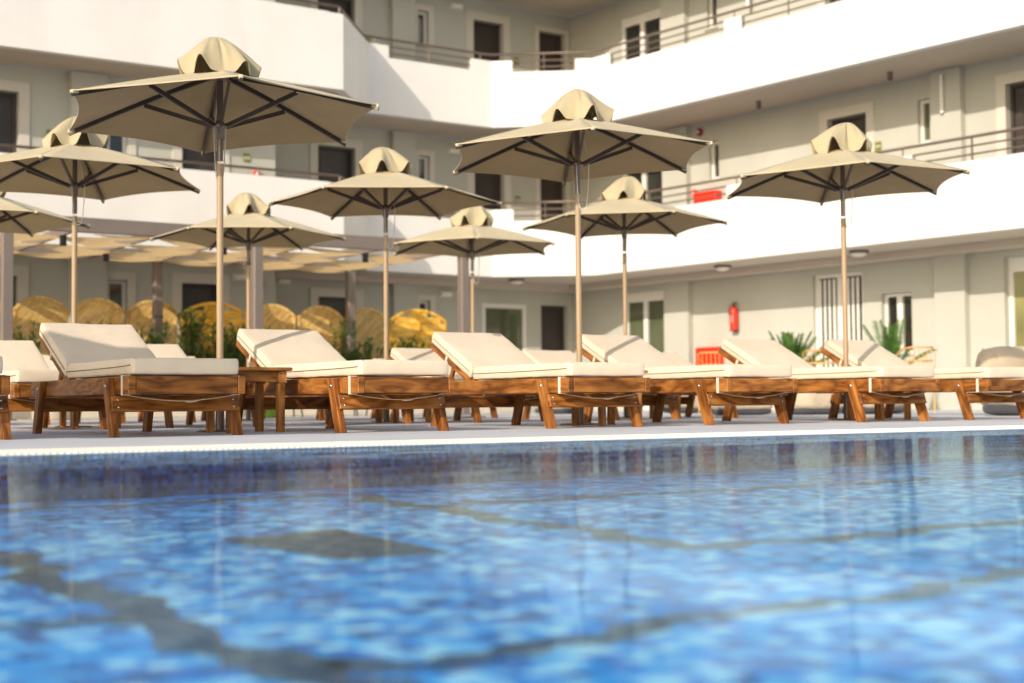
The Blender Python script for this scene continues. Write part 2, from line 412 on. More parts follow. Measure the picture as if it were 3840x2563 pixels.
strip((-9, 5.26), (2.60, 5.26), .10); strip((2.60, 5.205), (2.36, 2.82), .12); strip((2.30, 2.76), (12, 2.76)); strip((2.66, 4.5), (16, 4.5), .09)
strip((.88, 5.2), (.80, .6), .12); strip((.88, 1.80), (2.7, 1.95), .085); strip((-6, 2.4), (.78, 2.5), .08);
mb.add([(1.46, 3.72, zb_), (1.50, 3.08, zb_), (1.80, 3.05, zb_), (1.87, 3.85, zb_)], [(0, 1, 2, 3)])
mb.build('mosaic_line', 'tile_band', pool)

# ------------------------------------------------------------------ loungers
def rounded(mb, size, origin, rot, r=.014, crown=.006, seed=0, nx=14, ny=26):
    """cushion block: box with softly rounded edges and a little crown; origin = lower corner centre"""
    sx, sy, sz = size
    def lin(a, n):
        e = [-a, -a + r * .12, -a + r * .45, -a + r]
        m = [(-a + r) + (2 * a - 2 * r) * i / n for i in range(1, n)]
        return e + m + [-t for t in e[::-1]]
    X, Y, Z = lin(sx / 2, nx), lin(sy / 2, ny), lin(sz / 2, 2)
    rg = random.Random(seed); ph = [rg.random() * 6 for _ in range(8)]
    def m(p):
        q = Vector(p); inner = Vector((max(-sx / 2 + r, min(sx / 2 - r, q.x)), max(-sy / 2 + r, min(sy / 2 - r, q.y)), max(-sz / 2 + r, min(sz / 2 - r, q.z))))
        d = q - inner
        if d.length > 1e-9:
            mx = max(abs(d.x), abs(d.y), abs(d.z)); d = d.normalized() * mx
        q = inner + d
        fx = 1 - (2 * q.x / sx) ** 2; fy = 1 - (2 * q.y / sy) ** 4; fz = 1 - (2 * q.z / sz) ** 2
        q.z += math.copysign(crown, q.z) * max(0, fx) * max(0, fy) * (1 if abs(q.z) > sz * .3 else 0)
        q.y += math.copysign(.004, q.y) * max(0, fz) * max(0, fx) * (1 if abs(q.y) > sy / 2 - r * 1.1 else 0)
        q.x += math.copysign(.004, q.x) * max(0, fz) * (1 if abs(q.x) > sx / 2 - r * 1.1 else 0)
        wv = math.sin(q.x * 23 + ph[0] + q.y * 7) * math.sin(q.y * 17 + ph[1] - q.x * 9) * .0013 + math.sin(q.y * 41 + q.x * 13 + ph[2]) * .0009
        q.z += wv * (1 if abs(q.z) > sz * .2 else 0); q.y += wv * .8; q.x += wv * .4
        return rot @ q + Vector(origin)
    def grid(A, B, fn, flip):
        o = len(A); vs = [m(fn(a, b)) for b in B for a in A]
        fs = []
        for j in range(len(B) - 1):
            for i in range(o - 1):
                f = (j * o + i, j * o + i + 1, (j + 1) * o + i + 1, (j + 1) * o + i); fs.append(f[::-1] if flip else f)
        mb.add(vs, fs, smooth=True)
    hx, hy, hz = sx / 2, sy / 2, sz / 2
    grid(X, Y, lambda a, b: (a, b, hz), False); grid(X, Y, lambda a, b: (a, b, -hz), True)
    grid(X, Z, lambda a, b: (a, -hy, b), False); grid(X, Z, lambda a, b: (a, hy, b), True)
    grid(Y, Z, lambda a, b: (hx, a, b), False); grid(Y, Z, lambda a, b: (-hx, a, b), True)

FW, ZT, ZB = .68, .337, .237
def make_lounger(zb=.728, yb=1.862, seed=1):
    root = empty('sun_lounger')
    for sx in (-1, 1):
        MB().box((sx * (FW / 2 - .022), .985, (ZT + ZB) / 2), (.044, 1.97, ZT - ZB), bev=.005).build('side_rail', 'wood', root)
    MB().box((0, .024, (ZT + ZB) / 2), (FW - .09, .042, ZT - ZB - .004), bev=.004).build('front_board', 'wood', root)
    MB().box((0, 1.94, (ZT + ZB) / 2), (FW - .09, .042, ZT - ZB - .004), bev=.004).build('rear_board', 'wood', root)
    mb = MB()
    for k in range(11): mb.box((0, .13 + k * .112, ZT - .012), (FW - .092, .075, .018), bev=.003)
    mb.build('bed_slats', 'wood', root)
    for sx in (-1, 1):
        for y0, y1 in ((.292, .175), (1.63, 1.735)):
            lx = sx * (FW / 2 + .0225); t = Vector((lx, y0, ZT - .006)); f = Vector((lx, y1, .0))
            d = (f - t).normalized(); mbx = MB()
            # leg: leaning post cut level at foot and head
            hw, ht = .040, .021; vs = []
            for P in (f, t):
                for dx, dy in ((-ht, -hw), (ht, -hw), (ht, hw), (-ht, hw)): vs.append((P.x + dx, P.y + dy, P.z))
            e = .004
            fs = [(3, 2, 1, 0), (4, 5, 6, 7), (0, 1, 5, 4), (1, 2, 6, 5), (2, 3, 7, 6), (3, 0, 4, 7)]
            o1, o2 = rnd.random() * 9, rnd.random() * 9
            uvs = [[(vs[i][2] + o1, vs[i][0] + vs[i][1] - (0 if i < 4 else y0 - y1) + o2) for i in f_] for f_ in fs]
            mbx.add(vs, fs, uvs); lg = mbx.build('leg', 'wood', root)
            bv = lg.modifiers.new('soft_edges', 'BEVEL'); bv.width = .004; bv.segments = 2
            yy = y0 + (y1 - y0) * .17
            MB().lathe([(0, .0052), (.006, .005), (.011, .002), (.0125, 0)], 14).build('bolt', 'steel', root, (sx * (FW / 2 + .0445), yy, ZT - .052), (0, sx * R(90), 0))
    for y0, y1, sg in ((.292, .175, -1), (1.63, 1.735, 1)):
        def yat(z): return y1 + (y0 - y1) * z / ZT
        zc = .184; yc = yat(zc) + sg * (.040 + .0135)
        ang = math.atan2(y0 - y1, ZT)
        cb = MB().box((0, 0, 0), (FW + .068, .025, .088), bev=.003).build('cross_board', 'wood', root, (0, yc, zc), (-ang, 0, 0))
        if sg < 0:
            for sx in (-1, 1):
                for dz in (-.022, .022):
                    MB().lathe([(0, .002), (.0045, .002), (.006, 0)], 10).build('screw', 'steel', cb, (sx * .338, -.0130, dz), (R(90), 0, 0))
    # backrest
    th = math.atan2(zb - .438, yb - 1.272); Lb = math.hypot(zb - .438, yb - 1.272)
    u = Vector((0, math.cos(th), math.sin(th))); nrm = Vector((0, -math.sin(th), math.cos(th)))
    rb = Matrix(((1, 0, 0), (0, u.y, nrm.y), (0, u.z, nrm.z)))
    mb = MB()
    b0 = Vector((0, 1.272, .438)) - nrm * .122
    for sx in (-1, 1): mb.bar(b0 + Vector((sx * .262, 0, 0)) - u * .02, b0 + Vector((sx * .262, 0, 0)) + u * (Lb + .035), .042, .062, nrm, bev=.004)
    for k in range(6):
        c = b0 + u * (.07 + k * (Lb - .05) / 5) + nrm * .018; mb.bar(c + Vector((-.24, 0, 0)), c + Vector((.24, 0, 0)), .07, .018, nrm, bev=.003)
    mb.build('backrest_frame', 'wood', root)
    pr = b0 + u * (Lb * .62)
    for sx in (-1, 1): MB().bar(pr + Vector((sx * .20, 0, 0)), (sx * .20, 1.80, ZT - .03), .025, .035, (0, 1, 0), bev=.003).build('backrest_prop', 'wood', root)
    mb = MB(); T = .092
    rounded(mb, (.61, 1.256, T), (0, .016 + .628, .438 - T / 2), Matrix.Identity(3), seed=seed)
    rounded(mb, (.61, Lb, T), tuple(Vector((0, 1.272, .438)) + u * (Lb / 2) - nrm * (T / 2)), rb, seed=seed + 5, ny=14)
    mt = mb.build('mattress', 'cushion', root)
    mb = MB()
    for sx in (-1, 1):
        pts = [(sx * .3115, .06, .399), (sx * .312, .12, .3955), (sx * .312, .4, .3915), (sx * .312, .8, .389), (sx * .312, 1.26, .388)]
        mb.tube(pts, .0024, 6)
        pts = [Vector((sx * .312, 1.272, .438)) + u * t - nrm * .046 for t in (.02, .2, .4, Lb - .03)]; mb.tube(pts, .0024, 6)
    mb.build('zipper', 'zip', mt)
    mb = MB(); r2 = .0028            # piping round the edges of both blocks
    def loop(org, ux, uy, hx, hy):
        c = .012; pts = []
        for ax, ay in ((-1, -1), (1, -1), (1, 1), (-1, 1)):
            pts += [(ax * (hx - (c if ax * ay > 0 else 0)), ay * (hy - (0 if ax * ay > 0 else c))), (ax * (hx - (0 if ax * ay > 0 else c)), ay * (hy - (c if ax * ay > 0 else 0)))]
        mb.tube([Vector(org) + Vector(ux) * a + Vector(uy) * b for a, b in pts], r2, 6, closed=True)
    for dz in (-.004, -T + .004):
        loop((0, .644, .438 + dz), (1, 0, 0), (0, 1, 0), .3045, .6275)
        loop(Vector((0, 1.272, .438)) + u * Lb / 2 + nrm * dz, (1, 0, 0), u, .3045, Lb / 2 - .001)
    mb.build('piping', 'cushion', mt)
    for sx in (-1, 1):               # webbing that ties the mattress down
        mb = MB(); mb.box((sx * (FW / 2 + .002), .105, (ZT + ZB) / 2 - .001), (.004, .024, ZT - ZB + .006)); mb.box((sx * (FW / 2 - .02), .105, ZT + .0035), (.048, .024, .004)); mb.box((sx * (FW / 2 - .02), .105, ZB - .003), (.046, .024, .004)); mb.build('strap', 'strap', mt)
        mb = MB(); c = b0 + u * (Lb * .63) + Vector((sx * .285, 0, 0)); mb.bar(c - nrm * .034, c + nrm * .05, .024, .004, (sx, 0, 0)); c2 = c + Vector((-sx * .022, 0, 0)) - nrm * .034; mb.bar(c2 + Vector((-.024, 0, 0)), c2 + Vector((.024, 0, 0)), .024, .004, nrm); mb.build('strap', 'strap', mt)
    pts = [(-.32 + .64 * t / 16, .105, ZB - .004 - .034 * (1 - abs(t / 8 - 1) ** 1.6)) for t in range(17)]
    mb = MB().tube(pts, .003, 6); mb.tube([(.02, .105, ZB - .040), (.05, .100, ZB - .043), (.085, .096, ZB - .038)], .005, 6); mb.tube([(.085, .096, ZB - .038), (.13, .094, ZB - .026)], .003, 6)
    mb.build('tie_cord', 'cord', mt)
    return root
front = [ # x, y, angle (rad), backrest z, backrest y
 (-1.805, 7.927, .584, .728, 1.876), (-.636, 8.642, .602, .714, 1.825), (.655, 9.504, .570, .727, 1.855),
 (1.828, 10.369, .559, .743, 1.907), (3.115, 11.124, .584, .723, 1.823), (4.195, 11.881, .572, .744, 1.853)]
flabels = ['cream wooden lounger half shaded by a parasol, front row beside the small side table',
 'cream wooden lounger just past the side table, slim shadow stripe across its backrest, front row',
 'third cream lounger of the front row seen whole, its plain backrest fully in sun',
 'fourth front row lounger, striped by a pole shadow, before the glazed balcony door',
 'fifth cream lounger of the front row, raised backrest between red cabinet and potted palm',
 'sixth cream lounger of the front row, shadow stripe on backrest before the barred white door']
LG = 'cream cushioned wooden sun loungers set out in rows'
for i, (x, y, a, zb, yb) in enumerate(front):
    o = make_lounger(zb, yb, i * 3 + 1); o.location = (x, y, 0); o.rotation_euler = (0, 0, a)
    tag(o, flabels[i], 'sun lounger', LG)
proto = None
rows = [(1.57, 7.62, 'cream lounger of the front row mostly cut off, only its slanted front leg showing'),
 (2.93, 10.25, 'second row cream lounger half hidden behind the shaded front lounger'),
 (4.24, 10.5, 'second row lounger with backrest corner peeping behind the shaded front lounger by dark bushes'),
 (5.62, 10.5, 'second row lounger hidden behind the lounger past the side table, only legs showing'),
 (7.06, 10.5, 'second row lounger with striped backrest top between the second and third front loungers'),
 (8.60, 10.5, 'second row lounger backrest before the dark ground floor door'),
 (10.1, 10.5, 'second row lounger behind the fourth front lounger, legs showing only'),
 (2.7, 13.5, 'third row lounger hidden at the terrace end beneath the low parasol'),
 (4.13, 13.5, 'third row lounger, cream corner showing beside the pergola post and bushes'),
 (5.57, 13.5, 'third row lounger, low cream strip before the dark bushes and parasol pole'),
 (7.0, 13.5, 'third row lounger behind the second front lounger, only its feet showing'),
 (8.45, 13.5, 'third row lounger past the middle parasol, only its feet showing')]
for i, (s, p, lb) in enumerate(rows):
    if proto is None: proto = make_lounger(.73, 1.86, 77); o = proto
    else: o = dup(proto)
    x, y = G(s, p); o.location = (x, y, 0); o.rotation_euler = (0, 0, .584 + rnd.uniform(-.02, .02)); tag(o, lb, 'sun lounger', LG)

# side tables
def make_table():
    t = empty('side_table')
    MB().box((0, 0, .398), (.46, .44, .022), bev=.006).build('table_top', 'table_wood', t)
    ap = MB()
    for sy in (-1, 1): ap.box((0, sy * .165, .352), (.33, .02, .066), bev=.002)
    for sx in (-1, 1): ap.box((sx * .165, 0, .352), (.02, .31, .066), bev=.002)
    ap.build('apron', 'table_wood', t)
    for sx in (-1, 1):
        for sy in (-1, 1):
            mb = MB(); x, y = sx * .168, sy * .165
            mb.box((x, y, .155), (.046, .046, .31), bev=.004); mb.box((x + sx * .006, y, .348), (.058, .048, .074), bev=.003)
            mb.build('leg', 'table_wood', t)
    return t
tb = None
for s, p, lb in ((3.58, 8.49, 'small square wooden side table between the first two front loungers'),
                 (6.47, 8.5, 'wooden side table between third and fourth front loungers, mostly hidden'),
                 (9.42, 8.5, 'wooden side table between fifth and sixth front loungers, only legs showing'),
                 (3.45, 11.3, 'second row wooden side table under the parasol by the terrace end'),
                 (6.35, 11.4, 'second row wooden side table behind the second front lounger'),
                 (9.3, 11.4, 'second row wooden side table behind the fourth front lounger')):
    if tb is None: tb = make_table(); o = tb
    else: o = dup(tb)
    x, y = G(s, p); o.location = (x, y, 0); o.rotation_euler = (0, 0, R(33.5)); tag(o, lb, 'side table', 'small wooden side tables between loungers')

# ------------------------------------------------------------------ parasols
PS = 1.045
def make_parasol(x, y, rot, label, tilt=0, seed=1, rope=1, tall=0., size=1.):
    x *= PS; y *= PS
    rg = random.Random(seed)
    root = empty('parasol', (x, y, 0), 0, label, 'parasol', 'olive hexagonal parasols between the loungers')
    lower = .86 if rope else .8
    MB().tube([(0, 0, 0), (0, 0, .36)], .028, 16).build('base_sleeve', 'pole_top', root)
    MB().tube([(0, 0, .3), (0, 0, 1.70 + tall)], .0215, 18).build('pole', 'pole', root)
    mb = MB(); mb.tube([(0, 0, 1.72 + tall), (0, 0, 2.44)], .0195, 18); mb.build('upper_pole', 'pole_top', root)
    mb = MB().lathe([(.0, .012), (.13, .012), (.15, .004), (.15, 0), (0, 0)], 20); mb.build('base_plate', 'pole_top', root)
    hd = empty('canopy_head', (0, 0, 0), rot); hd.parent = root
    # the head tilts a little about the hub
    hd.rotation_euler = (R(tilt) if tilt else 0, 0, rot) if False else (0, 0, rot)
    Rr, ZC, ZA, r0 = 1.056, 1.995, 2.285, .045
    tv = Vector((math.cos(R(146) - rot), math.sin(R(146) - rot), 0)) if tilt else None
    def tl(p):      # lean of the whole head: side towards the pool higher
        p = Vector(p)
        if tilt:
            away = Vector((math.cos(R(123.5) - rot), math.sin(R(123.5) - rot), 0))
            p.z -= math.tan(R(tilt)) * p.dot(away)
        return p
    def ribz(t): return ZA + (ZC - ZA) * (t ** 1.12)
    mb = MB(); nr, na = 14, 12; vs = []; fs = []
    for k in range(6):
        a0, a1 = k * math.pi / 3, (k + 1) * math.pi / 3; off = len(vs)
        for i in range(nr + 1):
            t = i / nr; rr = r0 + (Rr - r0) * t
            for j in range(na + 1):
                q = j / na; P0 = Vector((math.cos(a0), math.sin(a0), 0)) * rr; P1 = Vector((math.cos(a1), math.sin(a1), 0)) * rr
                P = P0.lerp(P1, q); b = 4 * q * (1 - q)
                P *= 1 - .058 * b * t ** 3
                z = ribz(t) - .018 * b * math.sin(math.pi * min(1, t * 1.02)) + .004 * b * math.sin(9 * t + k + seed) * t + .010 * b * t ** 4
                P.z = z; vs.append(tl(P))
        for i in range(nr):
            for j in range(na):
                a = off + i * (na + 1) + j; fs.append((a, a + na + 1, a + na + 2, a + 1))
    mb.add(vs, fs, smooth=True); cn = mb.build('canopy', 'canopy', hd)
    so = cn.modifiers.new('cloth_thickness', 'SOLIDIFY'); so.thickness = .003; so.offset = 0
    ln = MB(); ln.add([v_ - Vector((0, 0, .006)) for v_ in vs], [f_[::-1] for f_ in fs], smooth=True); ln.build('lining', 'lining', cn)  # extra sheet below the canopy, coloured darker to look shaded
    mb = MB()                                   # hem
    for k in range(6):
        pts = []
        for j in range(na + 1):
            q = j / na; a0, a1 = k * math.pi / 3, (k + 1) * math.pi / 3
            P = (Vector((math.cos(a0), math.sin(a0), 0)) * Rr).lerp(Vector((math.cos(a1), math.sin(a1), 0)) * Rr, q); b = 4 * q * (1 - q)
            P *= 1 - .058 * b; P.z = ribz(1) + .004 * b * math.sin(9 + k + seed) + .010 * b; pts.append(tl(P))
        mb.tube(pts, .0045, 6)
    mb.build('hem', 'canopy', cn)
    mb = MB()
    for k in range(6):
        a = k * math.pi / 3; d = Vector((math.cos(a), math.sin(a), 0)); e = tl(d * (Rr + .004) + Vector((0, 0, ZC - .006))); i_ = tl(d * (Rr - .045) + Vector((0, 0, ribz(.96) - .012)))
        mb.bar(i_, e, .028, .024, bev=.006)
    mb.build('rib_pocket', 'pocket', cn)
    hubz = 1.945
    for k in range(6):
        a = k * math.pi / 3; d = Vector((math.cos(a), math.sin(a), 0)); mb = MB()
        def on(t, dz=-.021): return tl(d * (r0 + (Rr - r0) * t) + Vector((0, 0, ribz(t) + dz)))
        for t0, t1 in ((0, .33), (.33, .66), (.66, .995)): mb.bar(on(t0, -.020), on(t1 + .005, -.020), .017, .030)
        rb = mb.build('rib', 'rib', hd)
        mb = MB(); s0 = d * .05 + Vector((0, 0, hubz)); s1 = on(.47, -.043); sd = d.cross(Vector((0, 0, 1))) * .0
        mb.bar(s0 + sd, s1 + sd, .015, .028); mb.build('strut', 'rib', rb)
        mb = MB().lathe([(0, .002), (.005, .002), (.006, 0)], 8); mb.build('pin', 'steel', rb, tuple(s1 + d.cross(Vector((0, 0, 1))) * .009), (R(90), 0, a))
    mb = MB().lathe([(.022, -.085), (.027, -.08), (.028, -.02), (.044, -.012), (.046, .012), (.03, .016), (.022, .03)], 20, (0, 0, hubz)); mb.build('runner', 'pole_top', root)
    mb = MB().lathe([(.02, -.03), (.05, -.025), (.05, .0), (.02, .01)], 20, (0, 0, ZA - .02)); mb.build('crown_hub', 'pole_top', root)
    # wind vent: bell of loose cloth with a wavy hem
    nl = 96; prof = [(0, 0), (.13, .012), (.28, .055), (.43, .14), (.57, .27), (.70, .43), (.81, .60), (.89, .76), (.95, .89), (1, 1)]
    ph = rg.random() * 6.28; am = [rg.uniform(.75, 1.3) for _ in range(6)]; ws_ = [rg.uniform(-.14, .14) for _ in range(6)]
    ph = rg.uniform(-.25, .25) + math.pi / 6
    vs = []
    top = 2.505 + rg.uniform(-.01, .012); lx, ly = rg.uniform(-.05, .05), rg.uniform(-.05, .05)
    crs = [(rg.random() * 6.28, rg.uniform(.07, .14), rg.uniform(.5, 1.)) for _ in range(9)]
    for i, (t, dz) in enumerate(prof):
        for k in range(nl):
            a = 2 * math.pi * k / nl; sec = a / (math.pi / 3); si = int(sec) % 6; fr = sec - int(sec)
            amp = am[si] * (1 - fr) + am[(si + 1) % 6] * fr
            wv = math.cos(6 * a + ph * 6 + ws_[si] * math.sin(math.pi * fr) * 4)        # +1 = fold lifts away
            w2 = math.cos(12 * a + ph * 3 + seed) * .25
            rr = (.238 + .006 * math.sin(seed)) * t * (1 + .13 * wv * amp * t ** 1.3 + .03 * w2 * t)
            for ca, cw, ch in crs:
                da = (a - ca + math.pi) % (2 * math.pi) - math.pi; rr *= 1 - .15 * ch * math.exp(-(da / cw) ** 2) * math.sin(math.pi * min(1, t * .92 + .05))
            z = top - .272 * dz + (.108 * max(0, wv) ** 1.5 * amp) * t ** 4 + .01 * w2 * t ** 2
            z -= .008 * math.cos(2 * a + seed) * t
            vs.append(tl((rr * math.cos(a) + lx * (1 - t), rr * math.sin(a) + ly * (1 - t), z)))
    fs = [(i * nl + k, (i + 1) * nl + k, (i + 1) * nl + (k + 1) % nl, i * nl + (k + 1) % nl) for i in range(1, len(prof) - 1) for k in range(nl)]
    mb = MB(); mb.add(vs, fs, smooth=True); mb.add(vs[:1] + vs[nl:2 * nl], [(0, 1 + k, 1 + (k + 1) % nl) for k in range(nl)], smooth=True)
    vn = mb.build('wind_vent', 'vent', cn)
    so = vn.modifiers.new('cloth_thickness', 'SOLIDIFY'); so.thickness = .004; so.offset = 0
    sb = vn.modifiers.new('smooth', 'SUBSURF'); sb.levels = 1; sb.render_levels = 1
    # lifting rope hanging in a loop
    if rope:
        ang = rope; dx, dy = math.cos(ang), math.sin(ang); mb = MB()
        dep = rg.uniform(.30, .38); pts = []
        for i in range(25):
            t = i / 24; u_ = math.sin(math.pi * t)
            z = 1.93 - dep * (1 - (2 * t - 1) ** 4) if t <= 1 else 0
            xx = .03 + .05 * (t - .5) * 2
            pts.append((dx * xx + dy * .03, dy * xx - dx * .03, z))
        mb.tube(pts, .0034, 6)
        pts2 = [(dx * .08 + dy * .03, dy * .08 - dx * .03, 1.93), (dx * .05 + dy * .03, dy * .05 - dx * .03, 2.1), (0.02, 0, 2.25)]
        mb.tube(pts2, .0034, 6); mb.build('lifting_rope', 'rope', root)
    root.scale = (PS * size,) * 3
    return root
make_parasol(-1.85, 9.0, R(48), 'largest olive parasol, front row, standing beside the small side table', tilt=2.2, seed=3, rope=2.6)
make_parasol(.5, 10.57, R(33.2), 'olive parasol with thick white rope loop, front row between third and fourth loungers', tilt=1.2, seed=8, rope=.3)
make_parasol(2.81, 11.97, R(27.5), 'olive parasol of the front row before the barred white door', tilt=.8, seed=5, rope=.5)
make_parasol(-5.15 / PS, 3.75 / PS, R(33), 'large parasol nearer the pool that shades the first lounger', seed=4, size=1.3)  # made-up parasol out of view, placed and sized for its shadow
make_parasol(-4.2, 7.47, R(20), 'front row parasol beyond the shaded first lounger', seed=24)
make_parasol(-3.52, 11.42, R(33.9), 'olive parasol of the second row overlapped by the largest canopy', tilt=.6, seed=6, rope=.2)
make_parasol(-1.14, 12.88, R(4.9), 'olive parasol of the second row before the brown pergola posts', tilt=.5, seed=11, rope=.4)
make_parasol(1.17, 14.64, R(52.9), 'olive parasol of the second row before the first floor white parapet with red cabinet', tilt=.5, seed=12, rope=2.9)
make_parasol(-5.25, 13.95, R(20), 'olive parasol of the third row, half cut off, pergola post behind', seed=14, rope=0)
make_parasol(-2.88, 15.53, R(5), 'small looking olive parasol of the third row before the pergola roof', tilt=.4, seed=15, rope=2.8)
make_parasol(-.46, 16.73, R(34.8), 'olive parasol of the third row before the single tall pergola post', tilt=.3, seed=16, rope=.6)

# ------------------------------------------------------------------ hotel
hotel = empty('hotel_building', (0, 0, 0), 0, 'three storey greige hotel wing with long white balcony parapets around the pool court', 'building')
A, B = R(34), R(-51)
FR = {'W1': (A, 23.36), 'W2': (A, 25.05), 'W3': (B, 20.62), 'B1': (A, 22.16), 'B2': (A, 23.65), 'B3': (B, 18.96)}
def fpos(k, dp=0): a, p = FR[k]; p += dp; return (-p * math.sin(a), p * math.cos(a), 0), (0, 0, a)
def W(k, s, dp=0): a, p = FR[k]; p += dp; return (s * math.cos(a) - p * math.sin(a), s * math.sin(a) + p * math.cos(a))
def isect(k1, d1, k2, d2):
    (a1, p1), (a2, p2) = FR[k1], FR[k2]; p1 += d1; p2 += d2
    # r.n = p
    n1, n2 = (-math.sin(a1), math.cos(a1)), (-math.sin(a2), math.cos(a2)); det = n1[0] * n2[1] - n1[1] * n2[0]
    return ((p1 * n2[1] - p2 * n1[1]) / det, (n1[0] * p2 - n2[0] * p1) / det)
C0 = isect('W2', 0, 'W3', 0)
sC2 = C0[0] * math.cos(A) + C0[1] * math.sin(A); sC3 = C0[0] * math.cos(B) + C0[1] * math.sin(B)
SL, SR, STEP = -7., -2., 10.67
def wall(k, s0, s1, z0, z1, ops, depth=.2):
    """ops: (s0, s1, z0, z1) openings, cut out with plastered reveals"""
    xs = sorted({s0, s1, *[v for o in ops for v in o[:2] if s0 < v < s1]}); zs = sorted({z0, z1, *[v for o in ops for v in o[2:4] if z0 < v < z1]})
    mb = MB()
    for i in range(len(xs) - 1):
        for j in range(len(zs) - 1):
            cx, cz = (xs[i] + xs[i + 1]) / 2, (zs[j] + zs[j + 1]) / 2
            if any(o[0] < cx < o[1] and o[2] < cz < o[3] for o in ops): continue
            mb.quad((xs[i], 0, zs[j]), (xs[i + 1], 0, zs[j]), (xs[i + 1], 0, zs[j + 1]), (xs[i], 0, zs[j + 1]))
    for a, b, c, d in [o[:4] for o in ops]:
        mb.quad((a, 0, c), (a, depth, c), (a, depth, d), (a, 0, d)); mb.quad((b, depth, c), (b, 0, c), (b, 0, d), (b, depth, d))
        mb.quad((a, depth, d), (b, depth, d), (b, 0, d), (a, 0, d)); mb.quad((a, 0, c), (b, 0, c), (b, depth, c), (a, depth, c))
    l, r = fpos(k); return mb.build('wall', 'wall', hotel, l, r)
def at(mb, name, mat, k, parent=None):
    if parent is None: l, r = fpos(k); return mb.build(name, mat, hotel, l, r)
    return mb.build(name, mat, parent)
def surround(k, a, b, c, d, w=.17, foot=True):
    mb = MB(); t = .025
    for x in (a - w / 2, b + w / 2): mb.box((x, -t / 2, (c + d) / 2), (w, t, d - c))
    mb.box(((a + b) / 2, -t / 2 - .001, d + w / 2), (b - a + 2 * w, t + .002, w)); at(mb, 'surround', 'trim', k)
def door(k, a, b, c, d):
    y = .185; fw = .05
    f = MB()
    f.box((a + fw / 2, y - .02, (c + d) / 2), (fw, .09, d - c), bev=.004); f.box((b - fw / 2, y - .02, (c + d) / 2), (fw, .09, d - c), bev=.004); f.box(((a + b) / 2, y - .021, d - fw / 2), (b - a - 2 * fw, .09, fw), bev=.004)
    mb = MB(); w = b - a - 2 * fw; h = d - c - fw; cx = (a + b) / 2
    mb.box((cx, y + .02, c + h / 2), (w, .045, h))
    for q0, q1 in ((.08, .38), (.44, .94)):
        z0, z1 = c + h * q0, c + h * q1; x0, x1 = cx - w * .34, cx + w * .34
        for s_ in ((x0, (z0 + z1) / 2, .022, z1 - z0), (x1, (z0 + z1) / 2, .022, z1 - z0)): mb.box((s_[0], y - .006, s_[1]), (s_[2], .012, s_[3]))
        for z in (z0, z1): mb.box((cx, y - .006, z), (x1 - x0 - .022, .012, .022))
    dr = at(mb, 'door', 'doorm', k)
    at(f, 'door_frame', 'doorm', k, dr)
    hm = MB(); hx = b - fw - .07; hm.tube([(hx, y - .02, c + 1.02), (hx, y - .06, c + 1.02), (hx - .11, y - .06, c + 1.02)], .009, 8); hm.box((hx, y - .008, c + 1.0), (.035, .01, .2)); at(hm, 'handle', 'steel', k, dr)
def window(k, a, b, c, d, leaves=1, glass='glass', y=.12, fw=.055, name='window', sill=True, transom=0):
    mb = MB()
    for x in (a + fw / 2, b - fw / 2): mb.box((x, y, (c + d) / 2), (fw, .07, d - c), bev=.005)
    for z in (c + fw / 2, d - fw / 2): mb.box(((a + b) / 2, y, z), (b - a - 2 * fw, .07, fw), bev=.005)
    for i in range(1, leaves):
        x = a + (b - a) * i / leaves; mb.box((x, y - .004, (c + d) / 2), (.11, .075, d - c - 2 * fw), bev=.005)
    if transom: mb.box(((a + b) / 2, y - .002, d - fw - transom / 2), (b - a - 2 * fw, .066, transom), bev=.004)
    w = at(mb, name, 'frame', k)
    at(MB().quad((a + fw * .6, y + .01, c + .03), (b - fw * .6, y + .01, c + .03), (b - fw * .6, y + .01, d - .03), (a + fw * .6, y + .01, d - .03)), 'pane', glass, k, w)
    if sill: at(MB().box(((a + b) / 2, .035, c - .018), (b - a + .10, .17, .03), bev=.006), 'sill', 'trim', k, w)
    return w
def pilaster(k, a, b, c, d, t=.14):
    at(MB().box(((a + b) / 2, -t / 2, (c + d) / 2), (b - a, t, d - c)), 'pilaster', 'wall', k)

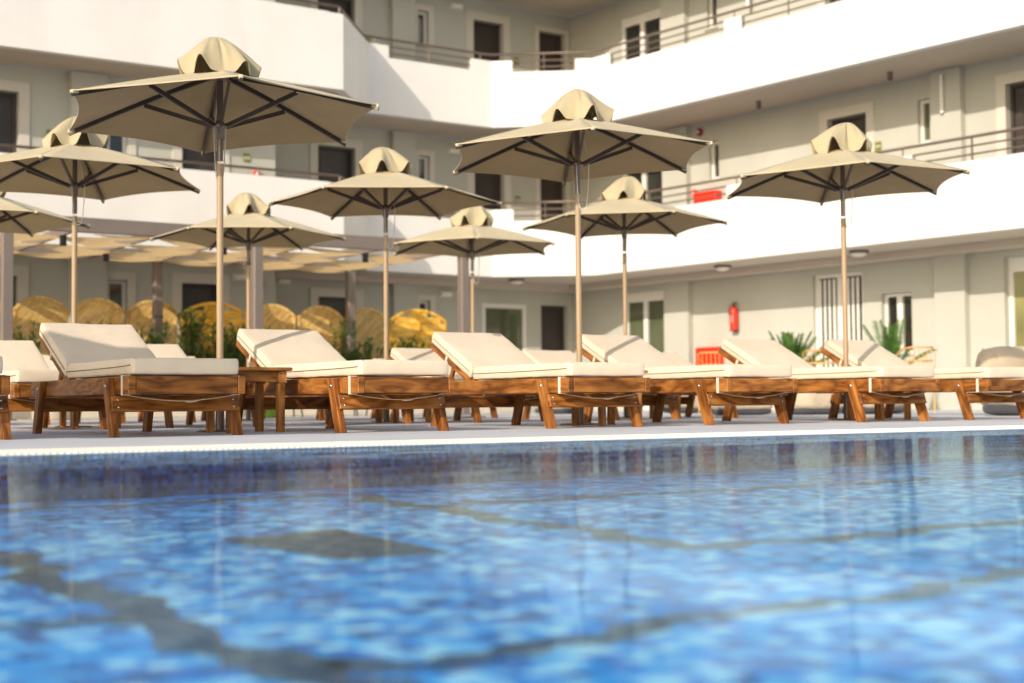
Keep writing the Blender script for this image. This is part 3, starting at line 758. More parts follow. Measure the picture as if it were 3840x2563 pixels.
for fl, (z0, z1) in enumerate(((0, 2.69), (2.89, 5.69), (5.89, 8.69))):
    f = 0 if fl == 0 else z0 + .0
    dt = (2.28, 5.26, 8.27)[fl]
    # near wall on the far-side court (W1)
    d1 = [(5.15, 6.17), (8.92, 9.62), (1.4, 2.3), (-2.4, -1.5)]; win = [(7.64, 7.97, dt - .48 - .62, dt)]
    wall('W1', SL, STEP, z0, z1, [(a, b, f, dt) for a, b in d1] + win)
    for a, b in d1: door('W1', a, b, f, dt); surround('W1', a, b, f, dt)
    window('W1', win[0][0], win[0][1], win[0][2], win[0][3]); surround('W1', win[0][0], win[0][1], win[0][2] - .04, dt, .14)
    pilaster('W1', 6.98, 7.58, z0, z1)
    # return between the two planes
    mb = MB(); a_, b_ = W('W1', STEP), W('W2', STEP); mb.quad((*a_, z0), (*b_, z0), (*b_, z1), (*a_, z1)); mb.build('wall', 'wall', hotel)
    ops = [(12.34, 13.16, f, dt), (14.62, 14.88, dt - .72, dt)]
    e = (17.66, 18.36); dd = (15.97, 16.73)
    if fl: ops += [(dd[0], dd[1], f, dt), (e[0], e[1], f, dt)]
    else: ops += [(16.15, 17.3, f, dt), (e[0], e[1], f, dt)]
    wall('W2', STEP, sC2, z0, z1, ops)
    door('W2', 12.34, 13.16, f, dt); surround('W2', 12.34, 13.16, f, dt)
    window('W2', *ops[1]); surround('W2', ops[1][0], ops[1][1], ops[1][2] - .04, dt, .12)
    pilaster('W2', 13.96, 14.60 - .10, z0, z1)
    door('W2', e[0], e[1], f, dt)
    if fl: door('W2', dd[0], dd[1], f, dt); surround('W2', dd[0], dd[1], f, dt); surround('W2', e[0], e[1], f, dt, .1)
    else: window('W2', 16.15, 17.3, f, dt, glass='glass_green', y=.06, fw=.10, name='glazed_door', sill=False)
    # wing on the other side of the court (W3)
    dw = dt + (.16 if fl == 0 else 0)
    o1 = (-21.70, -20.47, f, dw)
    if fl == 0:
        ops = [o1, (-16.70, -15.60, f, 2.46), (-15.20, -14.58, .97, 2.02), (-12.81, -10.9, f, 2.46), (-8.2, -7.2, f, 2.3)]
    else:
        ops = [o1, (-19.23, -18.97, dt - .72, dt + .03), (-16.30, -15.44, f, dt), (-14.38, -14.14, dt - .72, dt + .03), (-12.70, -11.8, f, dt), (-8.2, -7.3, f, dt)]
    wall('W3', sC3, SR, z0, z1, ops, .22)
    window('W3', *o1, leaves=2, glass='glass_green' if fl == 0 else 'glass', y=.05, fw=.09, name='balcony_door', sill=False, transom=.10)
    if fl == 0:
        w = window('W3', *ops[1], leaves=2, y=.10, fw=.07, name='barred_door', sill=False)
        mb = MB()
        for i in range(9):
            if i == 4: continue
            x = -16.62 + .94 * (i + .5) / 9; mb.box((x, .045, 1.20), (.050, .03, 2.32), bev=.004)
        at(mb, 'bar', 'frame', 'W3', w)
        window('W3', *ops[2], leaves=2, y=.13); window('W3', *ops[3], leaves=2, glass='glass_olive', y=.16, fw=.08, name='patio_door', sill=False, transom=.16)
        door('W3', *ops[4])
    else:
        window('W3', *ops[1]); door('W3', *ops[2]); surround('W3', *ops[2]); window('W3', *ops[3], glass='glass_green')
        door('W3', *ops[4]); surround('W3', *ops[4]); door('W3', *ops[5])
    for a, b in ((-20.40, -19.72), (-14.03, -13.45), (-10.2, -9.6), (-6.2, -5.6)): pilaster('W3', a, b, z0, z1)

# floor slabs and white parapets
T = .16
P1 = (11.42, 'B1'); sB2a, sB2b = 12.70, 15.50; sB3 = -20.80
out = [W('B1', SL), W('B1', 11.42), W('B2', sB2a), W('B2', sB2b), W('B3', sB3), W('B3', SR)]
def inset(pl, t):
    r = []; n = len(pl)
    for i in range(n):
        P = Vector(pl[i]); d0 = (P - Vector(pl[i - 1])).normalized() if i else None; d1 = (Vector(pl[i + 1]) - P).normalized() if i < n - 1 else None
        nn = [Vector((-d.y, d.x)) for d in (d0, d1) if d is not None]
        if len(nn) == 1: r.append(P + nn[0] * t)
        else:
            b = (nn[0] + nn[1]).normalized(); r.append(P + b * (t / max(.3, b.dot(nn[0]))))
    return [tuple(q) for q in r]
inn = inset(out, T)
wl = [W('W3', SR, -.01), isect('W2', -.01, 'W3', -.01), W('W2', STEP + .01, -.01), W('W1', STEP + .01, -.01), W('W1', SL, -.01)]
wl_in = [W('W3', SR, .5), isect('W2', .5, 'W3', .5), W('W2', STEP - .5, .5), W('W1', STEP - .5, .5), W('W1', SL, .5)]
prof = {  # pieces of each parapet: segment, from, to, height over the slab underside
 0: [(0, 0, 1, 1.355)], 1: [(1, 0, 1, 1.355)],
 2: [(2, 0, .165, 1.34), (2, .165, .835, 1.105), (2, .835, 1, 1.34)],
 3: [(3, 0, .21, 1.34), (3, .21, .83, 1.105), (3, .83, 1, 1.34)]}
seg4 = []; Ls = SR - sB3; cuts = [0]
for a in (-20.28, -17.27, -16.86, -13.75, -13.35, -10.2, -9.8, -6.6, -6.2): cuts.append((a - sB3) / Ls)
cuts.append(1)
for i in range(len(cuts) - 1): seg4.append((4, cuts[i], cuts[i + 1], 1.34 if i % 2 == 0 else 1.105))
prof[4] = seg4
def lp(a, b, t): return (a[0] + (b[0] - a[0]) * t, a[1] + (b[1] - a[1]) * t)
for fl, zb in enumerate((2.69, 5.69, 8.69)):
    MB().prism(inn + wl_in, zb + .012, zb + .20).build('floor_slab', 'soffit', hotel)
    mb = MB()
    for sg in range(5):
        for (_, t0, t1, h) in prof[sg]:
            a, b = lp(out[sg], out[sg + 1], t0), lp(out[sg], out[sg + 1], t1); c, d = lp(inn[sg], inn[sg + 1], t1), lp(inn[sg], inn[sg + 1], t0)
            # corners rounded a touch at the top of the piers
            mb.prism([a, b, c, d], zb, zb + h - .012)
            a2, b2, c2, d2 = [lp(q, ((a[0] + c[0]) / 2, (a[1] + c[1]) / 2), .03) for q in (a, b, c, d)]
            mb.prism([a2, b2, c2, d2], zb + h - .0118, zb + h)
    pr = mb.build('parapet', 'white', hotel)
    # rails
    zr = zb + 1.485; mid = [lp(o_, i_, .5) for o_, i_ in zip(out, inn)]
    mb = MB(); mb.tube([(*q, zr) for q in mid], .024, 10); at_r = mb.build('handrail', 'rail', hotel)
    mb = MB(); pm = MB()
    for sg in (2, 3, 4):
        for (_, t0, t1, h) in prof[sg]:
            a, b = lp(mid[sg], mid[sg + 1], t0), lp(mid[sg], mid[sg + 1], t1)
            if h < 1.2:
                for z in (zb + 1.345, zb + 1.215): mb.tube([(*a, z), (*b, z)], .015, 8)
                n_ = 1 if sg < 4 else 2
                for q in range(1, n_ + 1):
                    c = lp(a, b, q / (n_ + 1)); pm.box((c[0], c[1], zb + 1.29), (.016, .05, .38))
            else:
                c = lp(a, b, .5); pm.box((c[0], c[1], zb + 1.40), (.02, .02, .13))
    for t in [i / 12 for i in range(13)]: c = lp(mid[0], mid[1], t); pm.box((c[0], c[1], zb + 1.415), (.03, .03, .13))
    mb.build('mid_rail', 'rail', at_r); pm.build('rail_post', 'rail', at_r)
    if fl == 0:      # downstand beam in front of the ground floor walls
        o1 = [W('W3', SR, -.42), isect('W2', -.42, 'W3', -.42), W('W2', STEP + .6, -.42)]
        i1 = [W('W2', STEP + .6, -.004), isect('W2', -.004, 'W3', -.004), W('W3', SR, -.004)]
        MB().prism((o1 + i1)[::-1], 2.575, 2.70).build('downstand_beam', 'soffit', hotel)
MB().prism(out + wl_in, 10.9, 11.1).build('roof_slab', 'white', hotel)
mb = MB(); tops = [W('W1', SL), W('W1', STEP), W('W2', STEP), C0, W('W3', SR)]
for i in range(4): mb.quad((*tops[i], 8.89), (*tops[i + 1], 8.89), (*tops[i + 1], 10.9), (*tops[i], 10.9))
mb.build('wall', 'wall', hotel)
# drain pipe
def tube_at(k, s, z0, z1, r, name, mat, dp=-.18):
    x, y = W(k, s, dp); return MB().tube([(x, y, z0), (x, y, z1)], r, 12).build(name, mat, hotel)
tube_at('W3', -13.78, 4.95, 5.6, .035, 'drain_pipe', 'frame'); tube_at('W3', -18.0, 7.7, 8.69, .035, 'drain_pipe', 'frame')

# ------------------------------------------------------------------ fixtures on the building
def placed(k, s, z, dp, name, label, cat, group=None):
    x, y = W(k, s, dp); o = empty(name, (x, y, z), FR[k][0], label, cat, group); return o
def bulkhead(k, s, z, label):
    o = placed(k, s, z, -.002, 'wall_lamp', label, 'lamp', 'white wall lamps')
    MB().box((0, -.02, 0), (.30, .04, .12), bev=.01).build('housing', 'frame', o); MB().box((0, -.06, 0), (.26, .05, .095), bev=.02).build('diffuser', 'lampw', o)
bulkhead('W2', 15.55, 8.48, 'white oblong wall lamp on the top floor between narrow window and dark door')
bulkhead('W2', 15.45, 5.42, 'white oblong wall lamp on the first floor behind the parasol canopy')
bulkhead('W2', 15.25, 2.43, 'white oblong wall lamp above the ground floor planks fence')
bulkhead('W1', 10.0, 2.42, 'white oblong wall lamp beside the red alarm under the pergola')
bulkhead('W2', 11.6, 2.55, 'long white wall light over the lattice fence')
def ceil_lamp(x, y, z, label):
    o = empty('ceiling_lamp', (x, y, z), 0, label, 'lamp', 'round ceiling lamps under the first balcony')
    MB().lathe([(0, 0), (.16, 0), (.165, -.01), (.165, -.045), (.14, -.05)], 28).build('rim', 'rail', o)
    MB().lathe([(.14, -.045), (.13, -.075), (.08, -.10), (0, -.11)], 28).build('diffuser', 'lampw', o)
for s, lb in ((-18.05, 'round ceiling lamp above the red extinguisher'), (-14.95, 'round ceiling lamp above the twin pane small window'), (-11.4, 'round ceiling lamp at the far end above the patio door')):
    ceil_lamp(*W('B3', s, .72), 2.702, lb)
ceil_lamp(1.12 * 0 + .1, 29.0, 2.702, 'round ceiling lamp in the corner before the glazed door')
def spot(x, y, z, label, mat='rail', grp='cylinder spotlights under the upper balcony'):
    o = empty('ceiling_spotlight', (x, y, z), 0, label, 'spotlight', grp)
    MB().lathe([(0, 0), (.05, 0), (.05, -.006), (.045, -.01), (.045, -.13), (.04, -.135)], 18).build('body', mat, o)
    MB().lathe([(.038, -.128), (0, -.126)], 18).build('lens', 'dark', o)
for s, lb in ((-17.35, 'small dark cylinder spotlight under the upper balcony above the parasol of the second row'), (-14.45, 'small dark cylinder spotlight under the upper balcony beside the white pipe')):
    spot(*W('B3', s, 1.0), 5.702, lb)
# fire extinguisher
o = placed('W3', -18.55, 1.52, -.10, 'fire_extinguisher', 'red fire extinguisher hung on the sunlit ground floor wall', 'fire extinguisher')
MB().lathe([(0, 0), (.06, .002), (.078, .02), (.08, .06), (.08, .36), (.074, .41), (.05, .45), (.028, .465), (.026, .49), (0, .492)], 24).build('cylinder', 'red', o)
MB().lathe([(.0808, .14), (.0808, .32)], 24).build('label_band', 'red', o)
mb = MB(); mb.tube([(0, 0, .48), (0, 0, .53)], .02, 10); mb.box((.02, 0, .545), (.10, .02, .014)); mb.box((.03, 0, .515), (.09, .02, .012)); mb.build('valve', 'black', o)
MB().tube([(-.02, -.01, .51), (-.08, -.02, .49), (-.10, -.02, .40), (-.095, -.02, .16)], .011, 8).build('hose', 'black', o)
mb = MB(); mb.box((0, .085, .33), (.05, .02, .16)); mb.build('bracket', 'black', o)
MB().lathe([(.079, 0), (.083, .0), (.083, .02), (.079, .022)], 24).build('foot_ring', 'black', o)
mb = MB()
mb.add([(x, -.0825 + .35 * x * x / .08, z) for x, z in ((-.035, .16), (.035, .16), (.035, .30), (-.035, .30))], [(0, 1, 2, 3)])
mb.build('instruction_label', 'white_label', o)
for z, lb in ((.66, 'red hose cabinet on the ground floor wall behind a rattan chair'), (3.72, 'red hose cabinet on the first floor wall seen through the balcony rails')):
    o = placed('W3', -19.19, z + .32, -.001, 'hose_cabinet', lb, 'fire cabinet', 'red hose cabinets')
    MB().box((0, -.10, 0), (.60, .20, .50), bev=.012).build('case', 'red', o); MB().box((0, -.206, 0), (.54, .012, .44), bev=.004).build('door', 'red', o)
    MB().box((.22, -.218, 0), (.03, .016, .09), bev=.003).build('handle', 'black', o)
def callp(k, s, z, lb):
    o = placed(k, s, z, -.001, 'alarm_call_point', lb, 'alarm button', 'red alarm call points')
    MB().box((0, -.025, 0), (.12, .05, .12), bev=.008).build('housing', 'red', o); MB().box((0, -.052, 0), (.06, .006, .06)).build('plate', 'white_label', o)
callp('W1', 10.30, 4.27, 'square red alarm call point on the first floor wall beside the green sign')
callp('W3', -19.62, 4.33, 'small red alarm call point above the first floor hose cabinet')
callp('W3', -18.97 - .9, 7.18, 'small red alarm call point low behind the top floor rails')
def sounder(k, s, z, lb):
    o = placed(k, s, z, -.001, 'alarm_sounder', lb, 'alarm', 'round maroon alarm sounders')
    MB().lathe([(0, .09), (.05, .085), (.07, .06), (.08, .02), (.08, 0)], 20).build('dome', 'sounder', o, (0, 0, 0), (R(90), 0, 0)); MB().lathe([(0, .098), (.03, .095), (.032, .086)], 16).build('grille', 'white_label', o, (0, 0, 0), (R(90), 0, 0))
sounder('W3', -19.45, 5.52, 'round maroon alarm sounder high on the first floor wall beside the pilaster')
sounder('W1', 10.35, 2.30, 'round maroon alarm sounder beside the pergola post on the ground floor')
def exit_sign(k, s, z, lb):
    o = placed(k, s, z, -.001, 'exit_sign', lb, 'sign', 'small green direction signs')
    MB().box((0, -.008, 0), (.135, .016, .155), bev=.003).build('plate', 'signg', o)
    mb = MB()
    for i in range(3):
        x = -.036 + i * .036; mb.bar((x - .018, -.018, .025), (x, -.018, -.03), .004, .010, (0, 1, 0)); mb.bar((x, -.018, -.03), (x + .018, -.018, .025), .004, .010, (0, 1, 0))
    mb.build('symbol', 'white_label', o)
exit_sign('W1', 6.68, 4.62, 'small green sign on the first floor wall next to the cut off dark door')
exit_sign('W1', 10.12, 4.55, 'small green sign on the sunlit first floor wall beside the red call point')
exit_sign('W2', 17.07, 4.52, 'small green sign between two first floor dark doors')
exit_sign('W2', 17.07, 7.52, 'small green sign between two top floor dark doors')
exit_sign('W2', 13.45, 7.45, 'small green sign on the top floor behind the corner of the handrail')
exit_sign('W3', -15.2, 4.62, 'small green sign on the first floor wall past the parasol vent')
for z, lb in ((3.9, 'paper notice on the first floor corner door'), (6.93, 'paper notice on the top floor corner door')):
    x, y = W('W2', 18.0, .155); n = empty('door_notice', (x, y, z), A, lb, 'notice'); MB().box((0, 0, 0), (.30, .006, .21)).build('sheet', 'white_label', n)
    MB().box((0, -.005, .03), (.22, .002, .03)).build('red_heading', 'red', n)

# ------------------------------------------------------------------ pergola
pg = empty('pergola', (0, 0, 0), A, 'taupe metal pergola with beige shade cloth before the ground floor', 'pergola')
PF, PB, HT = 18.3, 21.5, 2.58
def post(s, p):
    mb = MB(); mb.box((s, p, HT / 2 - .06), (.135, .135, HT - .12), bev=.008); o = mb.build('post', 'perg', pg)
    MB().box((s, p, .012), (.22, .22, .024), bev=.004).build('foot_plate', 'perg', o)
    if p > 20: MB().box((s, p - .0695, 1.56), (.139, .006, .05)).build('joint_sleeve', 'pole_top', o)
for s in (4.70, 8.08, 11.46, 1.32): post(s, PF)
for s in (7.82, 11.2, 4.45): post(s, PB)
mb = MB(); mb.box((4.9, PF, HT - .06), (13.2, .12, .19), bev=.006); mb.build('front_beam', 'perg', pg)
mb = MB(); mb.box((4.9, PB, HT - .07), (13.2, .12, .16), bev=.006); mb.build('rear_beam', 'perg', pg)
xs = [-1.2 + 1.13 * i for i in range(12)]
for x in xs: MB().box((x, (PF + PB) / 2, HT - .085), (.06, PB - PF - .13, .11), bev=.004).build('cross_beam', 'perg', pg)
holes = []
for i, x in enumerate(xs):
    for y in ((PF + .62, PF + 1.72, PF + 2.82) if i % 2 else (PF + .30, PF + 1.17, PF + 2.27)): holes.append((x, y))
nu, nv = int((xs[-1] - xs[0]) / .035), int((PB - PF - .1) / .035); vs = []; fs = []
for j in range(nv + 1):
    y = PF + .07 + (PB - PF - .06) * j / nv
    for k in range(nu + 1):
        x = xs[0] + (xs[-1] - xs[0]) * k / nu; ph_ = (x - xs[0]) / 1.13
        vs.append((x, y, HT - .155 - .034 * abs(math.sin(math.pi * ph_)) ** 1.3 * (.6 + .5 * (y - PF) / 3.2) - .012 * math.sin(y * 4 + x)))
for j in range(nv):
    for k in range(nu):
        cx, cy = xs[0] + (xs[-1] - xs[0]) * (k + .5) / nu, PF + .07 + (PB - PF - .06) * (j + .5) / nv
        if any(abs(cx - hx_) / .50 + abs(cy - hy_) / .36 < 1 for hx_, hy_ in holes): continue
        fs.append((j * (nu + 1) + k, j * (nu + 1) + k + 1, (j + 1) * (nu + 1) + k + 1, (j + 1) * (nu + 1) + k))
mb = MB(); mb.add(vs, fs, smooth=True); mb.build('shade_cloth', 'shade', pg)
nm = ['past the cut off parasol', 'between two parasols', 'beside the largest parasol pole', 'behind the small parasol', 'past the small parasol', 'before the last rear post', 'at the pergola end']
for i, (ix, p) in enumerate(((4, 18.9), (5, 20.6), (6, 18.9), (7, 20.6), (8, 18.9), (9, 20.6), (10, 18.9))):
    x, y = xs[ix] * math.cos(A) - p * math.sin(A), xs[ix] * math.sin(A) + p * math.cos(A)
    spot(x, y, HT - .14, 'black cylinder spotlight under the pergola roof ' + nm[i], 'black', 'black spotlights under the pergola')

# ------------------------------------------------------------------ arched timber screens
FP = 21.95
def screen(s0, s1, solid, label):
    w = s1 - s0; o = empty('fence_panel', ((s0 + w / 2) * math.cos(A) - FP * math.sin(A), (s0 + w / 2) * math.sin(A) + FP * math.cos(A), 0), A, label, 'fence panel', 'arched yellow timber screens behind the bushes')
    hw = w / 2 - .012; hs, hc = 1.65, 1.86
    rr = (hw * hw + (hc - hs) ** 2) / (2 * (hc - hs)); zc = hc - rr
    def top(x): return zc + math.sqrt(max(0, rr * rr - x * x))
    mat = 'plankf' if solid else 'lattice'
    mb = MB()
    for sx in (-1, 1): mb.box((sx * (hw - .02), 0, (hs + .04) / 2), (.045, .045, hs - .02), bev=.004)
    n = 18; pts = [(-hw + 2 * hw * i / n) for i in range(n + 1)]
    for i in range(n): mb.bar((pts[i], 0, top(pts[i]) - .022), (pts[i + 1], 0, top(pts[i + 1]) - .022), .045, .05)
    mb.box((0, 0, .06), (2 * hw - .05, .04, .05)); mb.build('frame', mat, o)
    mb = MB()
    if solid:
        z = .1; k = 0
        while z < hc - .06:
            z1 = min(z + .125, hc - .05); zm = z + .06
            half = hw - .03 if zm < hs else math.sqrt(max(0, rr * rr - (zm + .05 - zc) ** 2)) - .03
            if half > .05: mb.box((0, .004 * (k % 2), zm), (2 * half, .016, .115), bev=.003)
            z += .125; k += 1
        mb.build('plank', mat, o); MB().box((0, -.025, (hc + .0) / 2), (.05, .025, hc - .08)).build('batten', mat, o)
    else:
        st = .062
        def clip(c, sg):      # line x = c + sg*(z) , find inside interval
            seg = None; N_ = 120; ins = []
            for i in range(N_ + 1):
                z = .08 + (hc - .08) * i / N_; x = c + sg * z
                if abs(x) < hw - .03 and z < top(x) - .03: ins.append((x, z))
            return (ins[0], ins[-1]) if len(ins) > 3 else None
        for sg, y in ((1, -.006), (-1, .006)):
            c = -3.0
            while c < 3.0:
                q = clip(c, sg)
                if q: mb.bar((q[0][0], y, q[0][1]), (q[1][0], y, q[1][1]), .010, .021, (0, 1, 0)) if False else mb.bar((q[0][0], y, q[0][1]), (q[1][0], y, q[1][1]), .030, .010, (0, 1, 0))
                c += st * 1.414 * .75
        mb.build('lattice', mat, o)
screen(3.70, 4.53, False, 'lattice screen cut off by the picture edge behind bushes')
screen(4.55, 5.70, True, 'plank screen partly hidden by the first pergola post')
screen(5.73, 6.57, False, 'sunlit lattice screen just beside the first pergola post')
screen(6.60, 7.45, False, 'lattice screen behind the pole of the second row parasol')
screen(7.48, 8.32, False, 'lattice screen crossed by the first rear pergola post')
screen(8.36, 9.53, True, 'orange plank screen behind the dark bushes and largest parasol pole')
screen(9.57, 10.40, False, 'lattice screen beside the middle front pergola post')
screen(10.43, 11.29, False, 'lattice screen with a small bush before it, beside the second rear post')
screen(11.32, 12.16, False, 'last lattice screen behind the second rear pergola post')
screen(12.19, 13.38, True, 'orange plank screen at the open end of the fence')

# ------------------------------------------------------------------ plants
def bush(s, p, h, w, n, label, seed):
    rg = random.Random(seed); x, y = G(s, p, A); o = empty('oleander_bush', (x, y, 0), rg.random() * 6, label, 'bush', 'dark green bushes before the timber screens')
    lf = MB(); st = MB(); tips = []
    nb = max(6, int(n / 45))
    for k in range(nb):
        a = rg.random() * 6.28; r = w / 2 * rg.random() ** .6; hh = h * rg.uniform(.62, 1.0)
        pts = [Vector((rg.uniform(-.05, .05), rg.uniform(-.05, .05), 0))]
        for i in range(1, 6):
            t = i / 5; pts.append(Vector((math.cos(a) * r * t + rg.uniform(-.03, .03), math.sin(a) * r * t + rg.uniform(-.03, .03), hh * t ** .9)))
        st.tube(pts, [.012, .011, .009, .007, .005, .003], 5)
        for i in range(45):
            t = rg.uniform(.12, 1.0); q = t * 5; j = min(4, int(q)); P = pts[j].lerp(pts[j + 1], q - j)
            aa = rg.random() * 6.28; up = rg.uniform(.1, .9) + (.4 if t > .85 else 0)
            d = Vector((math.cos(aa), math.sin(aa), up)).normalized(); l = rg.uniform(.07, .13); sd = d.cross(Vector((0, 0, 1))).normalized() * l * .16
            P2 = P + d * l * .1; m_ = P2 + d * l * .5 + Vector((0, 0, -.004)); e = P2 + d * l
            lf.add([P2, m_ - sd, e, m_ + sd], [(0, 1, 2, 3)])
    lf.build('foliage', 'leaf', o); st.build('stem', 'stem', o)
bush(3.95, 20.6, 1.62, .8, 2600, 'tall bush cut off by the picture edge before the plank screen', 1)
bush(4.75, 20.5, 1.45, .7, 1600, 'bush hidden behind the first pergola post', 2)
bush(5.55, 20.7, 1.40, .6, 1500, 'bright leafy bush beside the first pergola post behind the shaded lounger', 3)
bush(6.75, 21.0, 1.50, .45, 700, 'thin sprig showing before the second lattice screen', 4)
bush(7.45, 20.9, 1.42, .7, 2200, 'bush just before the first rear pergola post', 5)
bush(8.15, 20.9, 1.68, .6, 2200, 'tallest dark bush beside the first rear pergola post', 6)
bush(8.7, 20.8, 1.42, .8, 3600, 'wide dark bush before the orange plank screen', 7)
bush(9.25, 20.9, 1.38, .7, 2600, 'dark bush behind the largest parasol pole', 8)
bush(10.1, 21.0, 1.30, .5, 900, 'low bush before the middle front pergola post', 9)
bush(10.85, 21.1, 1.56, .42, 800, 'narrow upright bush before the lattice screens', 10)
bush(11.2, 21.0, 1.32, .6, 1300, 'bush beside the second rear pergola post', 11)
bush(12.0, 21.0, 1.30, .75, 2600, 'round bush behind the second row parasol pole', 12)
bush(12.75, 21.1, 1.34, .6, 1500, 'loose bush before the last orange plank screen', 13)
bed = MB().box((8.4, 21.2, .05), (11.5, 1.1, .10)); b = bed.build('planting_bed', 'clay', None, (0, 0, 0), (0, 0, A)); tag(b, 'long soil bed under the bushes along the timber screens', 'planting bed')
bed = MB(); bed.box((8.4, 20.60, .08), (11.7, .10, .16), bev=.01); b = bed.build('bed_kerb', 'paver', None, (0, 0, 0), (0, 0, A)); tag(b, 'cream stone kerb in front of the planting bed', 'kerb')

def palm(x, y, h, n, label, seed, lean=0, pot='pot'):
    rg = random.Random(seed); o = empty('potted_palm', (x, y, 0), 0, label, 'potted palm', 'potted palms by the wall')
    pt = MB().lathe([(0, .0), (.17, 0), (.18, .02), (.235, .42), (.245, .46), (.225, .46), (.21, .41), (0, .41)], 28).build('pot', pot, o)
    lf = MB(); st = MB()
    for k in range(n):
        a = k * 2.4 + rg.uniform(-.3, .3); ln = h * rg.uniform(.75, 1.05); el = rg.uniform(1.12, 1.5) if k % 3 else rg.uniform(.85, 1.1)
        P = Vector((0, 0, .42)); d = Vector((math.cos(a) * math.cos(el), math.sin(a) * math.cos(el), math.sin(el))); d.x += lean; d.normalize(); pts = [P.copy()]; stp = ln / 14
        for i in range(14): P = P + d * stp; d.z -= .055 + .02 * i / 14; d.normalize(); pts.append(P.copy())
        st.tube(pts, [.010 * (1 - i / 17) for i in range(15)], 5)
        for i in range(3, 14):
            d = (pts[i + 1] - pts[i]).normalized(); sd = d.cross(Vector((0, 0, 1)))
            if sd.length < .01: sd = Vector((1, 0, 0))
            sd.normalize(); up = sd.cross(d)
            for h_ in (0, .5):
                Q = pts[i].lerp(pts[i + 1], h_)
                for sg in (-1, 1):
                    l = (.13 + .09 * math.sin(math.pi * (i - 3) / 11)) * rg.uniform(.85, 1.1) * h / 1.1
                    e = Q + (sd * sg * .75 + d * .75 + up * -.1).normalized() * l - Vector((0, 0, .05 * l / .2)); m_ = Q.lerp(e, .45) + up * .01
                    n_ = d * .017; lf.add([Q, m_ - n_, e, m_ + n_], [(0, 1, 2, 3)])
    lf.build('fronds', 'palm', o); st.build('stem', 'palm', o)
palm(4.35, 22.2, .86, 24, 'bushy potted palm in a grey pot before the sunlit wall beside the extinguisher', 2)
palm(5.75, 21.6, .98, 11, 'thin potted palm with arching fronds before the twin pane window', 9, -.10)

# ------------------------------------------------------------------ loose furniture further back
def beanbag(x, y, rz, w, d, h, label, back=True, seed=0):
    rg = random.Random(seed); o = empty('beanbag', (x, y, 0), rz, label, 'beanbag', 'cream beanbag seats beyond the loungers')
    def blob(sx, sy, sz, cz, cy, k, pw=3.2):
        mb = MB(); nu, nv = 40, 20; vs = []
        for j in range(nv + 1):
            v = -math.pi / 2 + math.pi * j / nv
            for i in range(nu):
                u = 2 * math.pi * i / nu
                def sp(c, p): return math.copysign(abs(c) ** p, c)
                X = sp(math.cos(v), .5) * sp(math.cos(u), .55) * sx; Y = sp(math.cos(v), .5) * sp(math.sin(u), .55) * sy; Z = sp(math.sin(v), .62) * sz
                f = 1 + .035 * math.sin(5 * u + k) * math.cos(v) + .02 * math.sin(11 * u + 3 * v + k)
                vs.append((X * f, Y * f + cy, cz + Z * (1 + .05 * math.sin(3 * u + k))))
        fs = [(j * nu + i, j * nu + (i + 1) % nu, (j + 1) * nu + (i + 1) % nu, (j + 1) * nu + i) for j in range(nv) for i in range(nu)]
        mb.add(vs, fs, smooth=True); return mb
    blob(w / 2, d / 2, h * .30, h * .36, 0, seed).build('seat', 'bean', o)
    blob(w / 2 * .97, d / 2 * .97, h * .10, h * .10, 0, seed + 2).build('base_cloth', 'bean_dark', o)
    if back:
        blob(w / 2 * .92, d * .18, h * .34, h * .68, d * .34, seed + 1).build('backrest', 'bean', o)
        mb = MB(); mb.tube([(-w * .44, d * .2, h * .55), (-w * .47, d * .30, h * .8), (-w * .38, d * .38, h * 1.0)], .008, 6); mb.build('seam', 'bean', o)
beanbag(5.42, 14.75, R(28), 1.05, .85, .70, 'large cream beanbag with dark base at the end of the front row', True, 3)
beanbag(3.62, 17.4, R(20), .72, .7, .5, 'cream beanbag seen beneath the fifth front lounger', False, 4)
beanbag(2.80, 17.5, R(10), .72, .7, .5, 'shaded cream beanbag with dark base beneath the fifth lounger', False, 5)
beanbag(2.72, 21.2, R(30), .9, .8, .55, 'cream beanbag far behind between the fourth and fifth loungers', False, 6)
beanbag(.72, 21.6, R(5), .8, .7, .5, 'shaded beanbag far behind the third front lounger', False, 7)
beanbag(4.45, 17.7, R(40), .8, .75, .5, 'cream beanbag beneath the sixth front lounger', False, 8)
def rattan_chair(x, y, rz, label):
    o = empty('rattan_chair', (x, y, 0), rz, label, 'chair', 'honey coloured rattan chairs')
    for sx in (-1, 1):
        for sy in (-1, 1): MB().tube([(sx * .24, sy * .22, 0), (sx * .22, sy * .20, .43)], .014, 8).build('leg', 'rattan', o)
    mb = MB(); mb.tube([(-.24, -.24, .44), (.24, -.24, .44), (.26, .22, .44), (-.26, .22, .44)], .016, 8, closed=True)
    for i in range(9): mb.tube([(-.22 + .055 * i, -.24, .445), (-.22 + .055 * i, .22, .445)], .007, 6)
    mb.build('seat', 'rattan', o); mb = MB()
    for z, k in ((.88, 1), (.70, .95)):
        mb.tube([(-.27 * k, -.16, z - .12 if z > .75 else z), (-.29 * k, .05, z - .03 if z > .75 else z), (-.20 * k, .24, z), (0, .28, z), (.20 * k, .24, z), (.29 * k, .05, z - .03 if z > .75 else z), (.27 * k, -.16, z - .12 if z > .75 else z)], .012, 8)
    for i in range(-3, 4): mb.tube([(i * .075, .22 + .015, .44), (i * .08, .27, .86)], .007, 6)
    mb.build('backrest', 'rattan', o); o.scale = (.78, .78, .98)
for x, y, rz, lb in ((2.88, 20.3, 2.8, 'rattan chair beside the red hose cabinet'), (4.30, 19.8, 2.6, 'rattan chair below the barred white door'), (5.35, 18.9, 3.4, 'rattan chair back below the twin pane window')):
    rattan_chair(x, y, rz, lb)
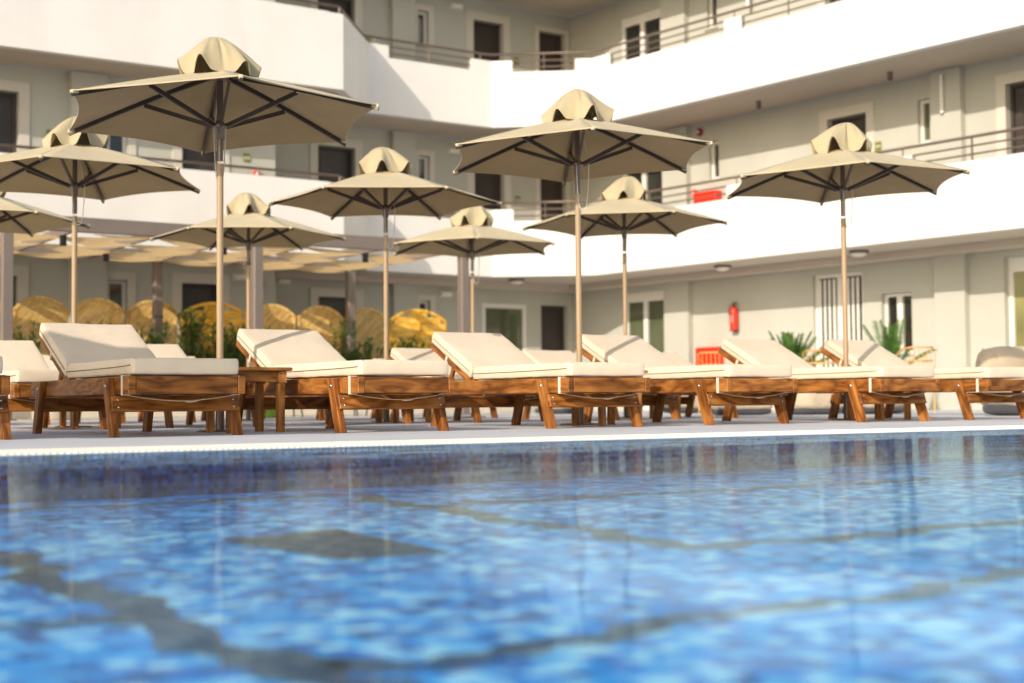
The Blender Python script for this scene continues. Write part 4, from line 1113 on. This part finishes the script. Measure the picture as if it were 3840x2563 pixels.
def pot(x, y, r, h, mat, name, label):
    o = empty(name, (x, y, 0), 0, label, 'planter')
    MB().lathe([(0, 0), (r * .82, 0), (r * .9, .02), (r, h * .9), (r * 1.03, h), (r * .93, h), (r * .9, h * .9), (0, h * .88)], 28).build('body', mat, o); MB().lathe([(0, 0), (r * .9, 0)], 20).build('soil', 'clay', o, (0, 0, h * .89))
pot(-3.15, 18.6, .17, .42, 'pot_green', 'planter_pot', 'lime green pot standing far behind the side table')
pot(-5.9, 18.2, .28, .40, 'pot_cream', 'planter_pot', 'round cream pot far behind the cut off lounger')
def stool(x, y, label):
    o = empty('metal_stool', (x, y, 0), rnd.random() * 3, label, 'stool', 'black metal stools far behind the loungers')
    for k in range(4):
        a = k * math.pi / 2 + .7; MB().tube([(math.cos(a) * .22, math.sin(a) * .22, 0), (math.cos(a) * .15, math.sin(a) * .15, .44)], .012, 6).build('leg', 'black', o)
    MB().lathe([(0, .0), (.18, .0), (.19, -.02), (0, -.02)], 20).build('seat', 'rattan', o, (0, 0, .46))
for x, y, lb in ((-3.9, 20.0, 'black metal stool seen under the shaded front lounger'), (-3.2, 20.3, 'black metal stool under the shaded lounger, beside another one'), (-1.9, 20.6, 'black metal stool seen past the side table legs'), (-2.45, 20.9, 'black metal stool seen behind the lime green pot')):
    stool(x, y, lb)

# ------------------------------------------------------------------ light, sky, camera
AZ, EL = R(-118), R(24)
sd = Vector((math.cos(AZ) * math.cos(EL), math.sin(AZ) * math.cos(EL), math.sin(EL)))
sl_ = bpy.data.lights.new('sun', 'SUN'); sl_.energy = 3.9; sl_.angle = R(.53); sl_.color = (1, .89, .76)
so = bpy.data.objects.new('sun', sl_); C.objects.link(so); so.rotation_euler = sd.to_track_quat('Z', 'Y').to_euler()
wd = bpy.data.worlds.new('World'); S.world = wd; wd.use_nodes = True; nt = wd.node_tree; nt.nodes.clear()
sk = nt.nodes.new('ShaderNodeTexSky'); sk.sky_type = 'NISHITA'; sk.sun_disc = False; sk.sun_elevation = EL
sk.sun_rotation = math.atan2(sd.x, sd.y) % (2 * math.pi); sk.dust_density = 2.2; sk.air_density = 1.1
bg = nt.nodes.new('ShaderNodeBackground'); bg.inputs['Strength'].default_value = .17
wo = nt.nodes.new('ShaderNodeOutputWorld'); nt.links.new(sk.outputs[0], bg.inputs[0]); nt.links.new(bg.outputs[0], wo.inputs[0])
cd = bpy.data.cameras.new('camera'); cd.lens = 50; cd.sensor_width = 36; cd.clip_end = 500; cd.clip_start = .05
cd.dof.use_dof = True; cd.dof.focus_distance = 8.3; cd.dof.aperture_fstop = 1.75; cd.dof.aperture_blades = 9
co = bpy.data.objects.new('camera', cd); C.objects.link(co); co.location = (0, 0, .1723)
co.matrix_world = Matrix.Translation((0, 0, .1723)) @ Matrix.Rotation(R(90) + .0432, 4, 'X') @ Matrix.Rotation(-.00828, 4, 'Z')
S.camera = co
S.view_settings.view_transform = 'Standard'; S.view_settings.look = 'None'; S.view_settings.exposure = 0
S.render.engine = 'CYCLES'; S.cycles.use_denoising = True; S.cycles.max_bounces = 8; S.cycles.transparent_max_bounces = 12
S.cycles.caustics_reflective = False; S.cycles.caustics_refractive = False; S.cycles.sample_clamp_indirect = 6
